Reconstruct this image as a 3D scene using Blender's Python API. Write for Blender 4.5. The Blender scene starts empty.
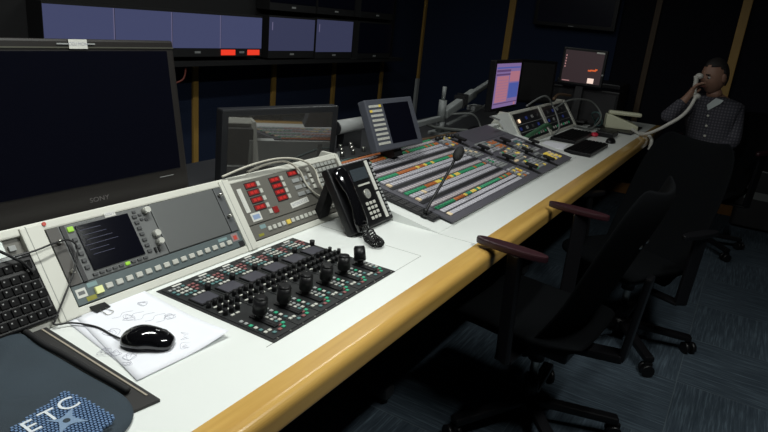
import bpy, bmesh, math, random
from mathutils import Matrix, Vector
random.seed(7)
COL = bpy.context.scene.collection
PI = math.pi
D = 0.74                                    # desk height

# ------------------------------------------------------------------ materials
MATS = {}
def mat(name, col, rough=.6, metal=0, spec=.5, emit=None, es=0, noise=0, nscale=40, bump=0, bscale=300, coat=0, alpha=1, ior=None):
    if name in MATS: return MATS[name]
    m = bpy.data.materials.new(name); m.use_nodes = True
    nt = m.node_tree; b = nt.nodes['Principled BSDF']
    c = (*col, 1)
    b.inputs['Base Color'].default_value = c
    b.inputs['Roughness'].default_value = rough
    b.inputs['Metallic'].default_value = metal
    b.inputs['Specular IOR Level'].default_value = spec
    if ior: b.inputs['IOR'].default_value = ior
    if coat: b.inputs['Coat Weight'].default_value = coat; b.inputs['Coat Roughness'].default_value = .08
    if emit: b.inputs['Emission Color'].default_value = (*emit, 1); b.inputs['Emission Strength'].default_value = es
    if noise or bump:
        tc = nt.nodes.new('ShaderNodeTexCoord')
    if noise:
        n = nt.nodes.new('ShaderNodeTexNoise'); n.inputs['Scale'].default_value = nscale; n.inputs['Detail'].default_value = 4
        nt.links.new(tc.outputs['Object'], n.inputs['Vector'])
        r = nt.nodes.new('ShaderNodeMix'); r.data_type = 'RGBA'
        r.inputs[6].default_value = (*[x*(1-noise) for x in col], 1); r.inputs[7].default_value = (*[min(1, x*(1+noise)) for x in col], 1)
        nt.links.new(n.outputs['Fac'], r.inputs[0]); nt.links.new(r.outputs[2], b.inputs['Base Color'])
    if bump:
        n2 = nt.nodes.new('ShaderNodeTexNoise'); n2.inputs['Scale'].default_value = bscale
        nt.links.new(tc.outputs['Object'], n2.inputs['Vector'])
        bp = nt.nodes.new('ShaderNodeBump'); bp.inputs['Strength'].default_value = bump; bp.inputs['Distance'].default_value = .002
        nt.links.new(n2.outputs['Fac'], bp.inputs['Height']); nt.links.new(bp.outputs['Normal'], b.inputs['Normal'])
    MATS[name] = m
    return m
def led(name, col, es, base=None): return mat(name, base or tuple(x*.4 for x in col), .4, emit=col, es=es)

WHITE = mat('white_laminate', (.74, .765, .745), .32, noise=.015, nscale=6)
CREAM = mat('painted_steel_white', (.62, .62, .56), .45, noise=.03, nscale=12)
SEAM = mat('seam_grey', (.28, .29, .27), .7)  # dark grey of the thin inlaid joint strips
GREY = mat('grey_panel_paint', (.125, .13, .13), .5, noise=.04)
GREYB = mat('brown_grey_panel_paint', (.13, .125, .11), .5, noise=.05)
BLANK = mat('blank_panel_grey', (.105, .11, .11), .42, noise=.03)
TEALG = mat('blue_grey_panel_paint', (.085, .11, .115), .5)
DARK = mat('dark_plastic', (.014, .014, .016), .45)
BLACK = mat('black_plastic', (.0045, .0045, .0055), .42, spec=.35)
BLACKM = mat('black_matte', (.006, .006, .007), .75)
GLOSS = mat('black_gloss', (.004, .004, .005), .08, coat=.6)
BEZEL = mat('brown_black_bezel', (.015, .013, .0122), .42, noise=.05)
GLASS = mat('dark_screen_glass', (.003, .0032, .006), .12, spec=.22, emit=(.006, .008, .022), es=.045)  # faint navy glow added to the glass, also on switched-off screens
MIRG = mat('glossy_mirror_like_screen_glass', (.05, .048, .045), .035, ior=3.3)
CHROME = mat('brushed_metal', (.55, .54, .5), .3, metal=1)
SILVER = mat('silver_knob', (.6, .6, .55), .35, metal=.6)
WKEY = mat('white_key_cap', (.50, .50, .455), .5)
GKEY = mat('grey_key_cap', (.29, .30, .30), .5)
LKEY = mat('lilac_grey_key', (.47, .46, .51), .45)
SWB = mat('switcher_grey_plate', (.085, .083, .10), .5, noise=.04)
SWD = mat('switcher_dark_strip', (.012, .012, .014), .5)
PAPER = mat('paper_white', (.80, .81, .87), .8)
TAPE = mat('white_tape', (.62, .62, .58), .6)
INK = mat('ink', (.03, .03, .05), .7)
GRAPH = mat('pencil_marks', (.33, .33, .40), .8)
FABRIC = mat('bag_cloth', (.023, .036, .049), .85, noise=.3, nscale=9, bump=.25, bscale=500)
CHAIRF = mat('chair_fabric', (.0022, .0026, .0032), .95, spec=.06, noise=.2, nscale=200, bump=.3, bscale=700)
MAROON = mat('maroon_arm_pad', (.022, .005, .008), .4)
CABLEW = mat('cream_cable', (.52, .50, .43), .5)
CABLEK = mat('black_cable', (.008, .008, .009), .45)
CABLEG = mat('grey_cable', (.16, .17, .165), .55)
CABLET = mat('teal_cable', (.05, .10, .10), .5)
ARMG = mat('arm_grey_metal', (.22, .235, .235), .5, metal=.1)
GREEN = led('green_lit_button', (.08, .9, .35), .06, (.03, .22, .11))
ORANGE = led('orange_lit_button', (1, .28, .05), .13, (.30, .10, .035))
YELL = led('yellow_lit_button', (1, .75, .12), .3, (.4, .3, .06))
YGREEN = led('yellow_green_lit_button', (.45, .9, .05), .30, (.2, .4, .03))
REDL = led('red_lit_display', (1, .02, .02), .07, (.16, .012, .012))
REDT = led('red_tally_light', (1, .055, .025), .75)
WARMK = led('warm_lit_key', (1, .8, .5), .2, (.55, .45, .3))
TEALK = mat('teal_key', (.09, .20, .20), .5)
PINKK = mat('pink_key', (.24, .09, .09), .5)
SCRB = led('monitor_blue_grey_picture', (.050, .058, .125), 1.0, (.01, .01, .02))
SCRB2 = led('monitor_dim_blue_picture', (.034, .038, .078), 1.0, (.01, .01, .02))
SEAML = led('monitor_edge_lilac', (.12, .11, .19), 1.0, (.01, .01, .02))
SCRG = led('small_grey_screen', (.10, .10, .13), .2, (.035, .035, .042))
CREAMP = mat('aged_cream_plastic', (.62, .62, .46), .5)

def carpet_mat():
    m = bpy.data.materials.new('carpet_tiles'); m.use_nodes = True; nt = m.node_tree; N = nt.nodes; L = nt.links
    b = N['Principled BSDF']; b.inputs['Roughness'].default_value = .95; b.inputs['Specular IOR Level'].default_value = .15
    tc = N.new('ShaderNodeTexCoord'); sep = N.new('ShaderNodeSeparateXYZ'); L.new(tc.outputs['Object'], sep.inputs[0])
    def math_(op, a, bb=None):
        n = N.new('ShaderNodeMath'); n.operation = op
        for i, v in enumerate((a, bb)):
            if v is None: continue
            if isinstance(v, (int, float)): n.inputs[i].default_value = v
            else: L.new(v, n.inputs[i])
        return n.outputs[0]
    S = .5
    fx = math_('DIVIDE', math_('ADD', sep.outputs[0], -.005), S); fy = math_('DIVIDE', math_('ADD', sep.outputs[1], -2.745), S)
    par = math_('MODULO', math_('ABSOLUTE', math_('ADD', math_('FLOOR', fx), math_('FLOOR', fy))), 2)
    def stripes(sx, sy):
        cb = N.new('ShaderNodeCombineXYZ'); L.new(math_('MULTIPLY', sep.outputs[0], sx), cb.inputs[0]); L.new(math_('MULTIPLY', sep.outputs[1], sy), cb.inputs[1])
        n = N.new('ShaderNodeTexNoise'); n.inputs['Scale'].default_value = 1; n.inputs['Detail'].default_value = 3; n.inputs['Roughness'].default_value = .7
        L.new(cb.outputs[0], n.inputs['Vector']); return n.outputs['Fac']
    a = stripes(5, 110); c = stripes(110, 5)
    mx = N.new('ShaderNodeMix'); L.new(par, mx.inputs[0]); L.new(a, mx.inputs[2]); L.new(c, mx.inputs[3])
    cr = N.new('ShaderNodeValToRGB'); L.new(mx.outputs[0], cr.inputs[0])
    e = cr.color_ramp.elements; e[0].position = .32; e[0].color = (.022, .032, .044, 1); e[1].position = .74; e[1].color = (.082, .112, .138, 1)
    k = cr.color_ramp.elements.new(.52); k.color = (.038, .053, .069, 1)
    # thin joints between tiles
    ex = math_('LESS_THAN', math_('FRACT', fx), .006); ey = math_('LESS_THAN', math_('FRACT', fy), .006)
    jn = math_('MULTIPLY', math_('MAXIMUM', ex, ey), .35)
    m2 = N.new('ShaderNodeMix'); m2.data_type = 'RGBA'; L.new(jn, m2.inputs[0]); L.new(cr.outputs[0], m2.inputs[6]); m2.inputs[7].default_value = (.12, .14, .15, 1)
    L.new(m2.outputs[2], b.inputs['Base Color'])
    bp = N.new('ShaderNodeBump'); bp.inputs['Strength'].default_value = .4; bp.inputs['Distance'].default_value = .003
    L.new(mx.outputs[0], bp.inputs['Height']); L.new(bp.outputs['Normal'], b.inputs['Normal'])
    return m
def wall_mat(name, c):
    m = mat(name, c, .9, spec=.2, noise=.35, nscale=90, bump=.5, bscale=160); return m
def wood_mat():
    m = bpy.data.materials.new('lacquered_beech'); m.use_nodes = True; nt = m.node_tree; N = nt.nodes; L = nt.links
    b = N['Principled BSDF']; b.inputs['Roughness'].default_value = .28; b.inputs['Coat Weight'].default_value = .7; b.inputs['Coat Roughness'].default_value = .09
    tc = N.new('ShaderNodeTexCoord'); mp = N.new('ShaderNodeMapping'); mp.inputs['Scale'].default_value = (22, 1.2, 22); L.new(tc.outputs['Object'], mp.inputs[0])
    n = N.new('ShaderNodeTexNoise'); n.inputs['Scale'].default_value = 2.2; n.inputs['Detail'].default_value = 6; L.new(mp.outputs[0], n.inputs['Vector'])
    cr = N.new('ShaderNodeValToRGB'); L.new(n.outputs['Fac'], cr.inputs[0]); e = cr.color_ramp.elements
    e[0].position = .3; e[0].color = (.47, .27, .065, 1); e[1].position = .72; e[1].color = (.60, .375, .105, 1)
    L.new(cr.outputs[0], b.inputs['Base Color']); return m
WOOD = wood_mat()
GOLD = mat('golden_wood_strip', (.42, .25, .06), .5, noise=.15, nscale=8)
BASEW = mat('baseboard_wood', (.28, .13, .035), .5, noise=.2, nscale=10)

# ------------------------------------------------------------------ mesh helpers
class MB:
    def __init__(s): s.bm = bmesh.new(); s.mats = []
    def mi(s, m):
        if m not in s.mats: s.mats.append(m)
        return s.mats.index(m)
    def _fin(s, geom_verts, m, M=None, smooth=False):
        if M is not None: bmesh.ops.transform(s.bm, matrix=M, verts=geom_verts)
        i = s.mi(m); fs = set(f for v in geom_verts for f in v.link_faces)
        for f in fs: f.material_index = i; f.smooth = smooth
        return s
    def box(s, x0, x1, y0, y1, z0, z1, m, bev=0, seg=2, M=None, smooth=False):
        r = bmesh.ops.create_cube(s.bm, size=1); vs = r['verts']
        for v in vs: v.co = Vector(((x0+x1)/2+v.co.x*(x1-x0), (y0+y1)/2+v.co.y*(y1-y0), (z0+z1)/2+v.co.z*(z1-z0)))
        if bev:
            es = list(set(e for v in vs for e in v.link_edges))
            r2 = bmesh.ops.bevel(s.bm, geom=es, offset=bev, segments=seg, profile=.6, affect='EDGES')
            vs = list(set(v for f in r2['faces'] for v in f.verts) | set(v for v in vs if v.is_valid))
        return s._fin(vs, m, M, smooth)
    def cyl(s, p, r, h, m, r2=None, axis='Z', n=16, M=None, smooth=True):
        q = bmesh.ops.create_cone(s.bm, cap_ends=True, segments=n, radius1=r, radius2=r if r2 is None else r2, depth=h)
        T = Matrix.Translation((0, 0, h/2))
        if axis == 'X': T = Matrix.Rotation(PI/2, 4, 'Y') @ T
        if axis == 'Y': T = Matrix.Rotation(-PI/2, 4, 'X') @ T
        T = Matrix.Translation(p) @ T
        s._fin(q['verts'], m, (M @ T) if M else T, smooth)
        for v in q['verts']:
            for f in v.link_faces:
                if len(f.verts) > 4: f.smooth = False
        return s
    def rod(s, a, b, r, m, r2=None, n=12):
        a = Vector(a); b = Vector(b); d = b-a; q = d.to_track_quat('Z', 'Y').to_matrix().to_4x4()
        return s.cyl((0, 0, 0), r, d.length, m, r2, n=n, M=Matrix.Translation(a) @ q)
    def bar(s, a, b, w, t, m, bev=0):          # square bar; w horizontal, t vertical-ish
        a = Vector(a); b = Vector(b); d = b-a; q = d.to_track_quat('X', 'Z').to_matrix().to_4x4()
        return s.box(0, d.length, -w/2, w/2, -t/2, t/2, m, bev, M=Matrix.Translation(a) @ q)
    def ball(s, p, r, m, sc=(1, 1, 1), M=None, u=16, v=10):
        q = bmesh.ops.create_uvsphere(s.bm, u_segments=u, v_segments=v, radius=r)
        T = Matrix.Translation(p) @ Matrix.Diagonal((*sc, 1)); return s._fin(q['verts'], m, (M @ T) if M else T, True)
    def prism(s, pts, a0, a1, m, axis='Y', bev=0, smooth=False):   # pts (x,z) extruded along Y, or (x,y) along Z
        f = (lambda p, a: (p[0], a, p[1])) if axis == 'Y' else (lambda p, a: (p[0], p[1], a)) if axis == 'Z' else (lambda p, a: (a, p[0], p[1]))
        A = [s.bm.verts.new(f(p, a0)) for p in pts]; B = [s.bm.verts.new(f(p, a1)) for p in pts]
        fs = [s.bm.faces.new(A), s.bm.faces.new(B[::-1])]
        n = len(pts)
        for i in range(n): fs.append(s.bm.faces.new((A[i], B[i], B[(i+1) % n], A[(i+1) % n])))
        bmesh.ops.recalc_face_normals(s.bm, faces=fs)
        vs = A+B
        if bev:
            es = list(set(e for v in vs for e in v.link_edges))
            r2 = bmesh.ops.bevel(s.bm, geom=es, offset=bev, segments=2, profile=.6, affect='EDGES')
            vs = list(set(v for f_ in r2['faces'] for v in f_.verts) | set(v for v in vs if v.is_valid))
        return s._fin(vs, m, None, smooth)
    def tube(s, pts, r, m, n=8, res=8):
        P = [Vector(p) for p in pts]; out = []
        for i in range(len(P)-1):
            p0 = P[max(i-1, 0)]; p1 = P[i]; p2 = P[i+1]; p3 = P[min(i+2, len(P)-1)]
            for k in range(res):
                t = k/res
                out.append(.5*((2*p1)+(-p0+p2)*t+(2*p0-5*p1+4*p2-p3)*t*t+(-p0+3*p1-3*p2+p3)*t**3))
        out.append(P[-1]); rings = []; up = Vector((.13, .21, .97)); vs = []
        for i, p in enumerate(out):
            t = (out[min(i+1, len(out)-1)]-out[max(i-1, 0)])
            if t.length < 1e-9: t = Vector((1, 0, 0))
            t.normalize(); a = t.cross(up)
            if a.length < .05: a = t.cross(Vector((1, 0, 0)))
            a.normalize(); b = t.cross(a)
            ring = [s.bm.verts.new(p+a*math.cos(2*PI*j/n)*r+b*math.sin(2*PI*j/n)*r) for j in range(n)]; rings.append(ring); vs += ring
        for i in range(len(rings)-1):
            for j in range(n): s.bm.faces.new((rings[i][j], rings[i][(j+1) % n], rings[i+1][(j+1) % n], rings[i+1][j]))
        s.bm.faces.new(rings[0][::-1]); s.bm.faces.new(rings[-1])
        return s._fin(vs, m, None, True)
    def build(s, name, parent=None, M=None):
        me = bpy.data.meshes.new(name); bmesh.ops.recalc_face_normals(s.bm, faces=s.bm.faces[:]); s.bm.to_mesh(me); s.bm.free()
        for m in s.mats: me.materials.append(m)
        o = bpy.data.objects.new(name, me); COL.objects.link(o)
        if parent: o.parent = parent
        if M is not None: o.matrix_local = M
        return o
def tag(o, label=None, cat=None, group=None, kind=None):
    if label: o['label'] = label
    if cat: o['category'] = cat
    if group: o['group'] = group
    if kind: o['kind'] = kind
    return o
def thing(name, label, cat, M=None, group=None):
    o = bpy.data.objects.new(name, None); COL.objects.link(o); o.empty_display_size = .05
    if M is not None: o.matrix_world = M
    return tag(o, label, cat, group)
def inst(o, parent, M, name=None):            # copy a part that shares its mesh
    c = o.copy(); COL.objects.link(c); c.parent = parent; c.matrix_local = M; return c
def copy_tree(o, parent=None):
    c = o.copy(); COL.objects.link(c); c.parent = parent
    for ch in list(o.children): copy_tree(ch, c)
    return c
def T(x, y, z): return Matrix.Translation((x, y, z))
def surf(o, tilt, yaw=0):                     # x along the desk, y up the slope, z out of the face
    t = math.radians(tilt)
    ey = Vector((-math.cos(t), 0, math.sin(t))); ex = Vector((0, 1, 0)); ez = ex.cross(ey)
    B = Matrix((ex, ey, ez)).transposed().to_4x4()
    return T(*o) @ Matrix.Rotation(math.radians(yaw), 4, 'Z') @ B
def text_mesh(body, size, m, name, parent=None, M=None, depth=.0004, sx=1):
    cu = bpy.data.curves.new(name, 'FONT'); cu.body = body; cu.size = size; cu.extrude = depth; cu.align_x = 'CENTER'; cu.align_y = 'CENTER'
    o = bpy.data.objects.new(name, cu); COL.objects.link(o); bpy.context.view_layer.update()
    me = bpy.data.meshes.new_from_object(o.evaluated_get(bpy.context.evaluated_depsgraph_get()))
    bpy.data.objects.remove(o); me.name = name; me.materials.clear(); me.materials.append(m)
    if sx != 1:
        for v in me.vertices: v.co.x *= sx
    n = bpy.data.objects.new(name, me); COL.objects.link(n)
    if parent: n.parent = parent
    if M is not None: n.matrix_local = M
    return n

# ------------------------------------------------------------------ the room
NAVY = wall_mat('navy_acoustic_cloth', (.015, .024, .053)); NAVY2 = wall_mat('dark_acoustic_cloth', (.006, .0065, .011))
CEIL = mat('ceiling_dark_tiles', (.05, .05, .05), .9)
def struct(name, b): return tag(b.build(name), kind='structure')
struct('floor', MB().box(-3.3, 2.4, -2.1, 6.3, -.1, 0, carpet_mat()))
struct('ceiling', MB().box(-3.3, 2.4, -2.1, 6.3, 2.7, 2.8, CEIL))
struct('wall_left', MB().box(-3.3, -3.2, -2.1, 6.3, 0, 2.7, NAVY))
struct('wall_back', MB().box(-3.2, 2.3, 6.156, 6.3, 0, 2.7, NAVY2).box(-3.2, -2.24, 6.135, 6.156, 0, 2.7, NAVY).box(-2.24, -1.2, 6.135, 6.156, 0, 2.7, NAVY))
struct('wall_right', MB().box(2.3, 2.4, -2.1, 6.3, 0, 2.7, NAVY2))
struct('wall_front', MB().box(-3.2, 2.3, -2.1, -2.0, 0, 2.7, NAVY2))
k = 1
for y in (.555, 1.35, 2.143, 2.93, 3.716, 4.511, 5.319, 6.10):
    struct('trim_%d' % k, MB().box(-3.2, -3.178, y-.022, y+.022, .1, 2.7, GOLD, .004)); k += 1
for x, w in ((-2.24, .033), (-.23, .035), (1.1, .035)):
    struct('trim_%d' % k, MB().box(x-w, x+w, 6.11, 6.14 if x < -1 else 6.156, .1, 2.7, GOLD, .004)); k += 1
struct('trim_%d' % k, MB().box(-.93, -.88, 6.125, 6.156, .1, 2.7, mat('dark_wood_strip', (.06, .035, .015), .6), .004))
struct('baseboard_back', MB().box(-3.17, 2.3, 6.10, 6.134, 0, .10, BASEW, .004))
struct('baseboard_left', MB().box(-3.2, -3.18, -2.0, 6.10, 0, .10, BASEW, .004))

# ------------------------------------------------------------------ the long desk
desk = thing('control_desk', 'long white control desk with a lacquered wood edge running to the back wall', 'desk')
top = MB().box(-1.33, -.647, -.6, 5.63, D-.04, D, WHITE).build('desktop', desk)
MB().box(-1.95, -1.33, -.6, 5.0, D-.04, D, mat('dark_rear_shelf', (.02, .021, .024), .6)).build('rear_shelf', desk)
for n, (x0, x1, y0, y1) in {'a': (-1.1, -.731, 1.541, 1.5425), 'b': (-.7315, -.730, .86, 1.5425), 'c': (-.783, -.647, 1.7605, 1.762), 'd': (-1.1, -.731, .8585, .86)}.items():
    if n == 'd': continue
    MB().box(x0, x1, y0, y1, D, D+.0004, SEAM).build('joint_line', top)
pts = [(-.647, .001)]
for a in range(0, 91, 10):
    t = math.radians(a); pts.append((-.604+.024*math.sin(t), -.022+.024*math.cos(t)-.001))
for a in range(0, 91, 15):
    t = math.radians(a); pts.append((-.592+.012*math.cos(t), -.048-.012*math.sin(t)))
pts += [(-.647, -.06)]
MB().prism([(x, D+z) for x, z in pts], -.6, 5.63, WOOD).build('wood_edge', desk)
MB().box(-.6475, -.577, .735, .7362, D-.055, D+.0003, BASEW).build('edge_joint', desk) if False else None
MB().box(-1.22, -1.19, -.6, 5.63, .05, D-.04, BLACKM).build('modesty_panel', desk)
for y in (.2, 1.8, 3.4, 5.0):
    lg = MB().box(-1.17, -1.11, y-.03, y+.03, .05, D-.04, BLACKM, .004).build('leg', desk)
    MB().box(-1.19, -.91, y-.032, y+.032, .025, .07, mat('foot_grey', (.03, .032, .035), .5), .012).cyl((-.94, y, 0), .02, .026, DARK).cyl((-1.15, y, 0), .02, .026, DARK).build('foot', lg)

# ------------------------------------------------------------------ sloping rack frames
FT = math.degrees(math.atan2(.175, .125))
def RM(y0): return surf((-1.11, y0, D), FT)
LEN = .215
def rack_frame(y0, y1, posts, label, side=(True, True)):
    f = thing('sloping_equipment_rack', label, 'equipment rack', RM(y0))
    L = y1-y0
    MB().box(0, L, 0, .019, -.03, .004, CREAM, .003).build('bottom_rail', f)
    MB().box(0, L, .2, LEN+.006, -.03, .004, CREAM, .004).build('top_rail', f)
    for a, c in posts:
        MB().box(a-y0, c-y0, .0, LEN, -.028, .009, CREAM, .003).box(a-y0+.012, a-y0+.0135, .0, LEN, .0085, .0094, SEAM).build('post', f)
    M = f.matrix_world.inverted()
    sh = [(-1.12, D+.001), (-1.238, D+.168), (-1.27, D+.17), (-1.36, D+.001)]
    def wp(o): o.matrix_local = M; return o
    wp(MB().prism([(-1.25, D+.001), (-1.275, D+.15), (-1.30, D+.15), (-1.31, D+.001)], y0+.01, y1-.01, DARK).build('rear_cover', f))
    for k, yy in enumerate((y0, y1-.012)):
        if side[k]: wp(MB().prism([(-1.112, D+.001), (-1.238, D+.178), (-1.29, D+.178), (-1.38, D+.001)], yy, yy+.012, CREAM).build('side_panel', f))
    return f
rack_frame(-.6, 1.79, ((.655, .703), (1.212, 1.25), (1.775, 1.79), (.1, .14)), 'long cream sloping rack frame with dividers behind the keyboard and joystick panel')
fr2 = rack_frame(3.57, 4.8, ((3.57, 3.6), (4.13, 4.18), (4.76, 4.8)), 'cream sloping rack frame beyond the big switcher with two dark bays')
MB().prism([(-.27, .224), (.005, .218), (.005, .0), (-.10, .0), (-.16, .19)], -.012, .003, WHITE, axis='Z').build('filler_panel', fr2)
RED = mat('red_dot', (.5, .06, .04), .5)
dot = MB().cyl((0, 0, 0), .0045, .003, RED).build('indicator_dot', None, RM(.709) @ T(0, .213, .004))
tag(dot, 'small red dot on the cream rail below the large black monitor', 'indicator')

def grp_buttons(parent, spots, w, h, t, m, name='button', z=0, limit=None):
    proto = None; out = []
    for (x, y) in spots:
        if proto is None:
            proto = MB().box(-w/2, w/2, -h/2, h/2, 0, t, m, min(w, h)*.12, 1).build(name, parent, T(x, y, z)); out.append(proto)
        else: out.append(inst(proto, parent, T(x, y, z)))
    return out

# bay 1 : display unit, blank, button strip
u = thing('display_control_unit', 'grey rack control unit with a dark display, side keys and silver knobs', 'control unit', RM(.706))
MB().box(0, .262, .067, .199, -.02, .006, GREY, .002).build('faceplate', u)
MB().box(.0, .026, .067, .199, .006, .0075, mat('flange_brown', (.07, .065, .06), .5)).build('mounting_flange', u)
MB().box(.030, .040, .067, .199, .006, .009, DARK).build('groove', u)
sc = MB().box(.062, .198, .084, .191, .006, .009, GLASS, .001).build('screen', u)
TX = led('dim_screen_text', (.10, .12, .3), .16, (.01, .01, .02))
for k in range(6):
    MB().box(.068+.004*(k % 3), .12+.01*(k % 4), .178-.012*k, .1790-.012*k, .009, .0093, TX).build('screen_text', sc)
DK = mat('dark_grey_key', (.06, .062, .065), .5)
grp_buttons(u, [(.051, .178-.0165*k) for k in range(1, 6)], .011, .009, .004, DK, 'soft_key', .006)
grp_buttons(u, [(.212, .178-.015*k) for k in range(0, 7)], .012, .008, .004, DK, 'soft_key', .006)
grp_buttons(u, [(.062+.0165*k, .0755) for k in range(9) if k != 5], .012, .006, .004, DK, 'soft_key', .006)
grp_buttons(u, [(.228, .18), (.228, .168), (.216, .19), (.24, .165)], .009, .006, .003, DK, 'soft_key', .006)
tag(MB().box(-.007, .007, -.006, .006, 0, .004, YGREEN, .002).build('lit_key', u, T(.051, .187, .006)), 'green lit key')
tag(MB().box(-.006, .006, -.004, .004, 0, .004, YGREEN, .002).build('lit_key', u, T(.1445, .0755, .006)), 'yellow green lit key')
for (x, y, r) in ((.246, .185, .0095), (.246, .123, .0095), (.246, .102, .009)):
    MB().cyl((0, 0, 0), r, .016, SILVER, r*.85).build('knob', u, T(x, y, .006))
for (x, y) in ((.014, .165), (.014, .095)): MB().cyl((0, 0, 0), .005, .009, CHROME, .004).ball((0, 0, .009), .0055, CHROME).build('thumb_screw', u, T(x, y, .007))
MB().box(.226, .230, .078, .092, .006, .010, BLACK).box(.236, .240, .078, .092, .006, .010, BLACK).build('slot', u)
st = MB().box(-.014, .014, -.006, .006, 0, .0006, TAPE).build('white_sticker', u, T(.155, .199, .0065))
text_mesh('CCU 1', .008, GRAPH, 'sticker_text', st, T(0, 0, .0007))
text_mesh('VIDEO  SYSTEM', .006, GKEY, 'printed_name', u, T(.095, .196, .0063))

u = thing('blank_rack_panel', 'plain grey blank rack panel right of the display unit', 'panel', RM(.970))
MB().box(0, .212, .0675, .199, -.02, .006, BLANK, .002).build('faceplate', u)
MB().box(.213, .2145, .0675, .199, 0, .0055, BLACK).build('groove', u)
MB().box(.2145, .240, .0675, .199, -.01, .006, mat('flange_grey', (.09, .095, .10), .45), .001).build('mounting_flange', u)
for y in (.176, .112): MB().cyl((0, 0, 0), .0045, .009, CHROME, .004).ball((0, 0, .009), .005, CHROME).build('thumb_screw', u, T(.224, y, .006))

u = thing('router_button_strip', 'narrow blue-grey strip with a row of square white keys under the blank panel', 'button panel', RM(.706))
MB().box(0, .504, .021, .065, -.02, .005, TEALG, .001).build('faceplate', u)
MB().box(0, .504, .0655, .067, -.01, .004, BLACK).build('gap_strip', u)  # black line along the joint between the units
bs = grp_buttons(u, [(.055+.0265*k, .042) for k in range(1, 16)], .0175, .0125, .004, WKEY, 'key', .005)
tag(MB().box(-.009, .009, -.008, .008, 0, .006, led('pale_yellow_lit_key', (.9, .95, .35), .2, (.6, .62, .3)), .001).build('key', u, T(.055, .040, .005)), 'yellow lit key')
MB().box(.005, .028, .036, .056, .005, .0055, TAPE).box(.009, .024, .042, .050, .0055, .0058, GREY).build('label_plate', u)
MB().box(.022, .045, .024, .034, .005, .0055, mat('olive_yellow_label', (.25, .24, .03), .6)).build('label_plate', u)
MB().box(.034, .058, .052, .062, .005, .0055, mat('pale_teal_label', (.20, .30, .31), .6)).build('label_plate', u)
MB().box(.42, .452, .052, .060, .005, .0055, MATS['pale_teal_label']).build('label_plate', u)
MB().box(.468, .492, .040, .062, .005, .0055, mat('grey_pink_sticker', (.28, .20, .20), .7)).box(.474, .486, .044, .056, .0055, .006, RED).build('sticker', u)
MB().box(.484, .502, .022, .036, .005, .006, DARK).build('connector', u)

# bay 2 : red displays
u = thing('timer_display_panel', 'brown-grey rack panel with red number displays and a grey keypad', 'control unit', RM(1.252))
MB().box(0, .522, .067, .199, -.02, .006, GREYB, .002).build('faceplate', u)
SEG = led('bright_red_digits', (1, .05, .04), .35)
def disp(x, y, w=.044):
    d = MB().box(-w/2-.002, w/2+.002, -.0098, .0098, 0, .0015, DARK).box(-w/2, w/2, -.007, .007, 0, .002, REDL).build('number_display', u, T(x, y, .006))
    text_mesh('88 88', .012, SEG, 'digits', d, T(0, 0, .0022), .0001, sx=1.05)
    MB().box(w/2+.006, w/2+.018, -.007, .007, 0, .001, WKEY).build('label_chip', d)
for k in range(4): disp(.072, .182-.0235*k); disp(.178, .182-.0205*k-.002)
disp(.268, .186)
for r in range(1, 4):
    for c in range(2): MB().box(-.017, .017, -.0065, .0065, 0, .003, GKEY, .001).build('indicator_window', u, T(.268+.042*c, .184-.0235*r, .006))
MB().box(.013, .030, .105, .180, .006, .0065, TAPE).box(.017, .0173, .11, .175, .0065, .0068, GRAPH).build('white_sticker', u)
for r in range(4): MB().box(-.007, .007, -.007, .007, 0, .004, WKEY, .001).build('key', u, T(.345, .185-.02*r, .006))
grp_buttons(u, [(.385+.022*c, .190-.0175*r) for r in range(5) for c in range(6)], .0165, .013, .005, mat('pale_grey_key', (.33, .34, .32), .5), 'key', .006)
st = MB().box(-.044, .044, -.009, .009, 0, .0006, TAPE).build('white_label', u, T(.243, .088, .0065) @ Matrix.Rotation(.06, 4, 'Z'))
text_mesh('INTERCKT.CE', .0125, GRAPH, 'label_text', st, T(0, 0, .0007), .0001)
MB().box(-.011, .011, -.010, .010, 0, .003, REDL, .001).build('lit_square', u, T(.128, .090, .006))
MB().box(-.007, .007, -.007, .007, 0, .003, WKEY, .001).build('key', u, T(.105, .090, .006))
MB().box(.022, .062, .074, .100, .006, .0066, TAPE).box(.028, .056, .080, .094, .0066, .0069, mat('blue_print', (.25, .33, .50), .6)).build('blue_white_label', u)
u = thing('small_key_strip', 'narrow brown-grey strip with small pale keys below the red displays', 'button panel', RM(1.252))
MB().box(0, .522, .021, .065, -.02, .005, GREYB, .001).build('faceplate', u)
grp_buttons(u, [(.072+.0215*k, .042) for k in range(20) if k != 4], .015, .013, .004, WKEY, 'key', .005)
tag(MB().box(-.008, .008, -.007, .007, 0, .005, YELL, .001).build('key', u, T(.072+.086, .042, .005)), 'yellow lit key')
MB().box(.038, .062, .048, .060, .005, .0056, MATS['pale_teal_label']).build('label_plate', u)
MB().box(.020, .042, .028, .036, .005, .0056, MATS['olive_yellow_label']).build('label_plate', u)
# bay 0 behind the keyboard
u = thing('silver_rack_panel', 'pale silver rack panel partly hidden by the tilted keyboard', 'panel', RM(.142))
MB().box(0, .475, .105, .199, -.02, .004, mat('pale_silver_panel', (.27, .29, .28), .3, metal=.3, noise=.1, nscale=10), .002).build('faceplate', u)
MB().box(0, .475, .021, .104, -.02, .003, DARK, .002).build('lower_faceplate', u)
MB().box(.475, .513, .021, .199, -.02, -.005, GREYB).build('mounting_flange', u)
for k in range(7): MB().box(-.007, .007, -.006, .006, 0, .006, CHROME if k % 2 else GKEY, .001).build('connector', u, T(.490+.004*(k % 2), .180-.022*k, -.005))
MB().box(-.009, .009, -.008, .008, 0, .012, TAPE, .002).build('cable_plug', u, T(.477, .112, 0))
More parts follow.
